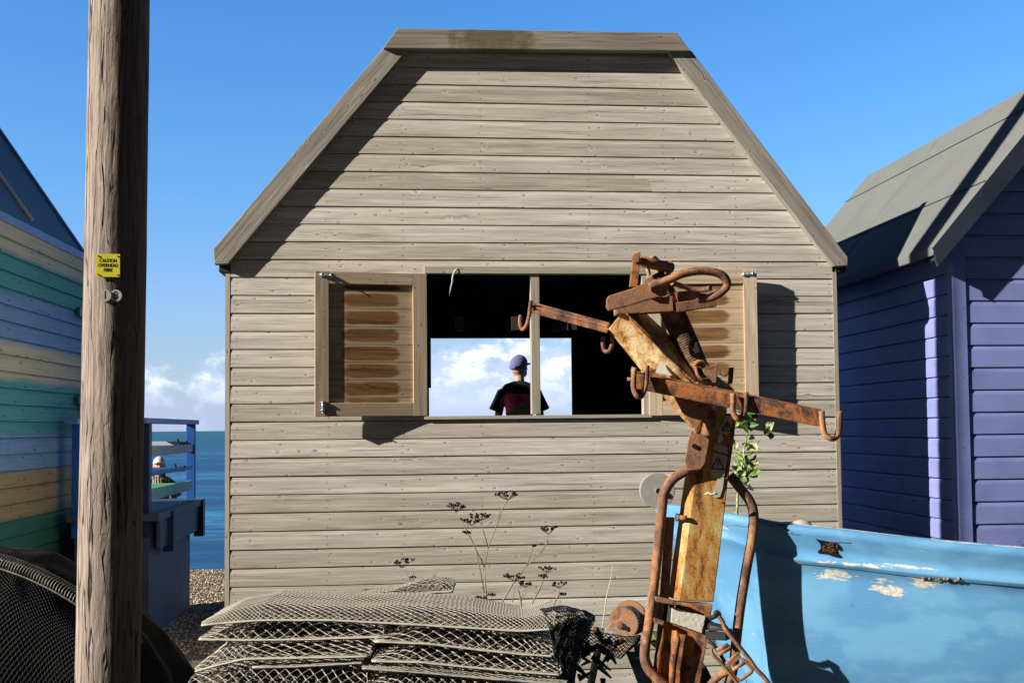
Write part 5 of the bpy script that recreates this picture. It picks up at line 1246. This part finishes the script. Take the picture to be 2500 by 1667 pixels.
# ------------------------------------------------------------------ plants
def seedhead(mb,c_,r,n,rs,down=.2):
    for i in range(n):
        a=2*math.pi*i/n+random.random(); q=r*random.uniform(.45,1.); e=c_+Vector((math.cos(a)*q,math.sin(a)*q*.6,r*random.uniform(.35,.7)))
        mb[0].tube([c_,c_.lerp(e,.6)+Vector((0,0,-.004)),e],.0012,4,False)
        for k in range(5): mb[1].ball(e+Vector((random.uniform(-1,1),random.uniform(-1,1),random.uniform(-.6,.6)))*rs,rs*random.uniform(.45,.8),None,5,4)
Q=lambda x_,y,Y=6.6:P(900+x_/3.22,1180+y/3.22,Y)
GU='dried umbel plants behind the bag pile'
def umbel(label,stems,heads,Y=6.6):
    b=Q(*stems[0][0],Y); T=thing('dried_umbel',label,'plant',loc=(b.x,b.y,0),group=GU)
    m0,m1=MB(),MB()
    for i,s in enumerate(stems):
        L=[Q(*p,Y) for p in s]
        if i==0: L=[Vector((L[0].x,L[0].y,0))]+L
        m0.tube(L,[.0055 if i==0 else .0035]*(len(L)-1)+[.0018],6)
    obj('stem',m0,M['stem'],T)
    for (x_,y,r,n) in heads:
        m1=MB(); seedhead((m1,m1),Q(x_,y,Y),r/3.22/F*Y,n,.0085); obj('seed_head',m1,M['seed'],T)
umbel('tallest dried umbel plant, forking into four black seed heads',[[(928,920),(918,800),(912,655)],[(912,655),(850,530),(770,370),(690,222)],[(912,655),(940,500),(1010,320),(1050,200),(1095,130)],[(940,500),(900,370),(878,290)],[(912,860),(870,650),(850,540),(800,420),(808,330)],[(1025,280),(1028,180)],[(770,400),(785,240)]],[(690,222,95,14),(1095,130,95,13),(880,290,75,14),(808,330,75,10),(770,400,35,4)])
umbel('leaning dried umbel plant with one high seed head at its right',[[(1050,930),(1130,790),(1240,650)],[(1240,650),(1340,550),(1415,450)],[(1355,545),(1400,470),(1415,400)],[(1240,650),(1280,540),(1295,490)],[(1250,640),(1260,560)]],[(1415,400,90,13),(1295,495,12,2)])
umbel('low dried umbel plant with a loose cluster of small seed heads',[[(1200,940),(1180,850),(1150,770)],[(1195,920),(1225,820)],[(1130,930),(1150,800)],[(1190,940),(1240,850)]],[(1150,770,90,12),(1230,815,60,9)])
umbel('thin dried umbel plant right of the low cluster',[[(1280,950),(1340,830),(1400,700)],[(1370,770),(1375,700)]],[(1400,700,75,8),(1375,740,30,5)])
umbel('small pale dried umbel plant at the right end of the group',[[(1450,960),(1490,880),(1498,820)],[(1490,880),(1525,870)]],[(1495,820,60,7),(1525,880,25,4)])
umbel('short dried umbel plant at the left, above the small mesh bag',[[(355,860),(350,790),(262,662)],[(350,790),(348,660)],[(350,790),(280,720)]],[(262,662,100,9),(348,740,18,3)],6.2)
umbel('tiny dried sprigs beside the foot of the tallest umbel',[[(905,940),(905,900)],[(900,940),(860,900)],[(960,940),(970,880)]],[(905,905,28,4),(860,905,22,4),(970,885,20,4)])
T=thing('grass_stalk','single thin pale grass stalk rising in front of the winch','plant',loc=P(1460,1660,4.9))
mb=MB(); Lp=[P(1436,1667,4.9),P(1453,1600,4.9),P(1470,1540,4.9),P(1480,1460,4.9),P(1492,1410,4.9),P(1496,1376,4.9)]; Lp=[Vector((Lp[0].x-.03,4.9,0))]+Lp
mb.tube(Lp,[.003,.003,.003,.0028,.0025,.0018,.0008],5); mb.tube([P(1480,1445,4.9),P(1487,1432,4.9)],.0008,4); obj('stalk',mb,M['sticker2'],T)
# green leafy plant behind the hoist
T=thing('leafy_plant','pale green leafy shrub shoot growing up behind the hoist post','plant',loc=(P(1800,1270,6.2).x,6.2,0))
L6=lambda a,b,Y=6.2:P(1650+a/3.92,1000+b/3.92,Y)
mb=MB(); b=L6(585,1010); mb.tube([Vector((b.x,b.y,0)),b,L6(590,820),L6(630,560),L6(650,400),L6(685,220),L6(690,150)],[.009,.008,.007,.006,.005,.004,.002],7)
mb.tube([L6(630,540),L6(680,460),L6(740,380),L6(830,250),L6(890,170)],[.004,.004,.003,.002,.001],6); mb.tube([L6(630,560),L6(590,480),L6(555,400)],[.004,.003,.002],6); mb.tube([L6(650,700),L6(600,600),L6(540,450)],[.004,.003,.002],6); obj('stem',mb,M['leaf'],T)
def leaf(mb,a,d_,l,w_,n_=Vector((0,-1,.3))):
    d_=Vector(d_).normalized(); s=d_.cross(n_).normalized(); nn3=s.cross(d_)
    pr=[(0,.0),(.15,.5),(.35,.95),(.6,.8),(.82,.42),(1.,0)]
    for (t0,w0),(t1,w1) in zip(pr,pr[1:]):
        for sd in (-1,1):
            c0_=a+d_*l*t0-nn3*l*.12*t0*t0; c1_=a+d_*l*t1-nn3*l*.12*t1*t1
            mb.face([c0_,c0_+s*sd*w_*w0+nn3*w_*w0*.4,c1_+s*sd*w_*w1*(1.1 if sd>0 else .95)+nn3*w_*w1*.4,c1_],None,0,0,True)
m1,m2=MB(),MB()
rnd=lambda a,b:random.uniform(a,b)
for (x_,y,n,l,dk_) in ((690,120,22,.12,1),(700,60,20,.12,1),(640,100,10,.09,1),(850,230,14,.12,1),(870,180,6,.1,1),(740,320,14,.11,0),(700,350,14,.1,0),(575,350,14,.09,0),(650,460,14,.1,0),(600,560,16,.1,0),(680,600,34,.12,0),(700,560,26,.11,0),(640,640,22,.12,0),(600,620,18,.1,0),(650,690,16,.1,0)):
    for i in range(max(3,(n*2)//5)):
        p_=L6(x_+rnd(-32,32),y+rnd(-38,38)); up=rnd(-1.,.9) if not dk_ else rnd(-.9,.8)
        leaf(m2 if (dk_ and random.random()<.75) else m1,p_+Vector((0,rnd(-.05,.05),0)),(rnd(-1,1)+(.7 if x_>800 else 0),rnd(-.7,.3),up+(.6 if x_>800 else 0)),l*rnd(.35,.75),l*rnd(.1,.19),Vector((rnd(-.5,.5),-1,rnd(-.2,.8))))
obj('leaves',m1,M['leaf'],T); obj('dark_leaves',m2,M['darkleaf'],T)
T=thing('broad_leaf_plant','dark broad leaves low down between the guard rod and the hoist post','plant',loc=(P(1610,1560,4.9).x,4.9,0))
mb=MB(); b=P(1605,1680,4.9)
for (x_,y,dx_,dz_) in ((1592,1545,1,-.25),(1585,1566,1,-.15),(1600,1620,1,.3),(1595,1632,1,-.3),(1600,1655,.8,.3)): leaf(mb,P(x_,y,4.9),(dx_,-.2,dz_),.09,.022)
obj('leaves',mb,M['darkleaf'],T); mb=MB(); mb.tube([Vector((b.x,b.y,0)),b,P(1610,1600,4.9),P(1606,1550,4.9)],[.006,.005,.004,.002],6); obj('stem',mb,M['leaf'],T)
# dry stalks over the top bag
T=thing('dry_grass_tuft','few thin dry grass blades sticking up behind the top mesh bag','plant',loc=P(770,1460,5.2),group=None)
mb=MB()
for a,b,c_,d_ in ((745,1462,727,1440),(795,1462,786,1449),(806,1462,820,1438),(830,1456,815,1447)): mb.tube([P(a,b,5.1)-Vector((0,0,.1)),P(a,b,5.1),P(c_,d_,5.1)],[.001,.001,.0005],4)
obj('blades',mb,M['seed'],T)
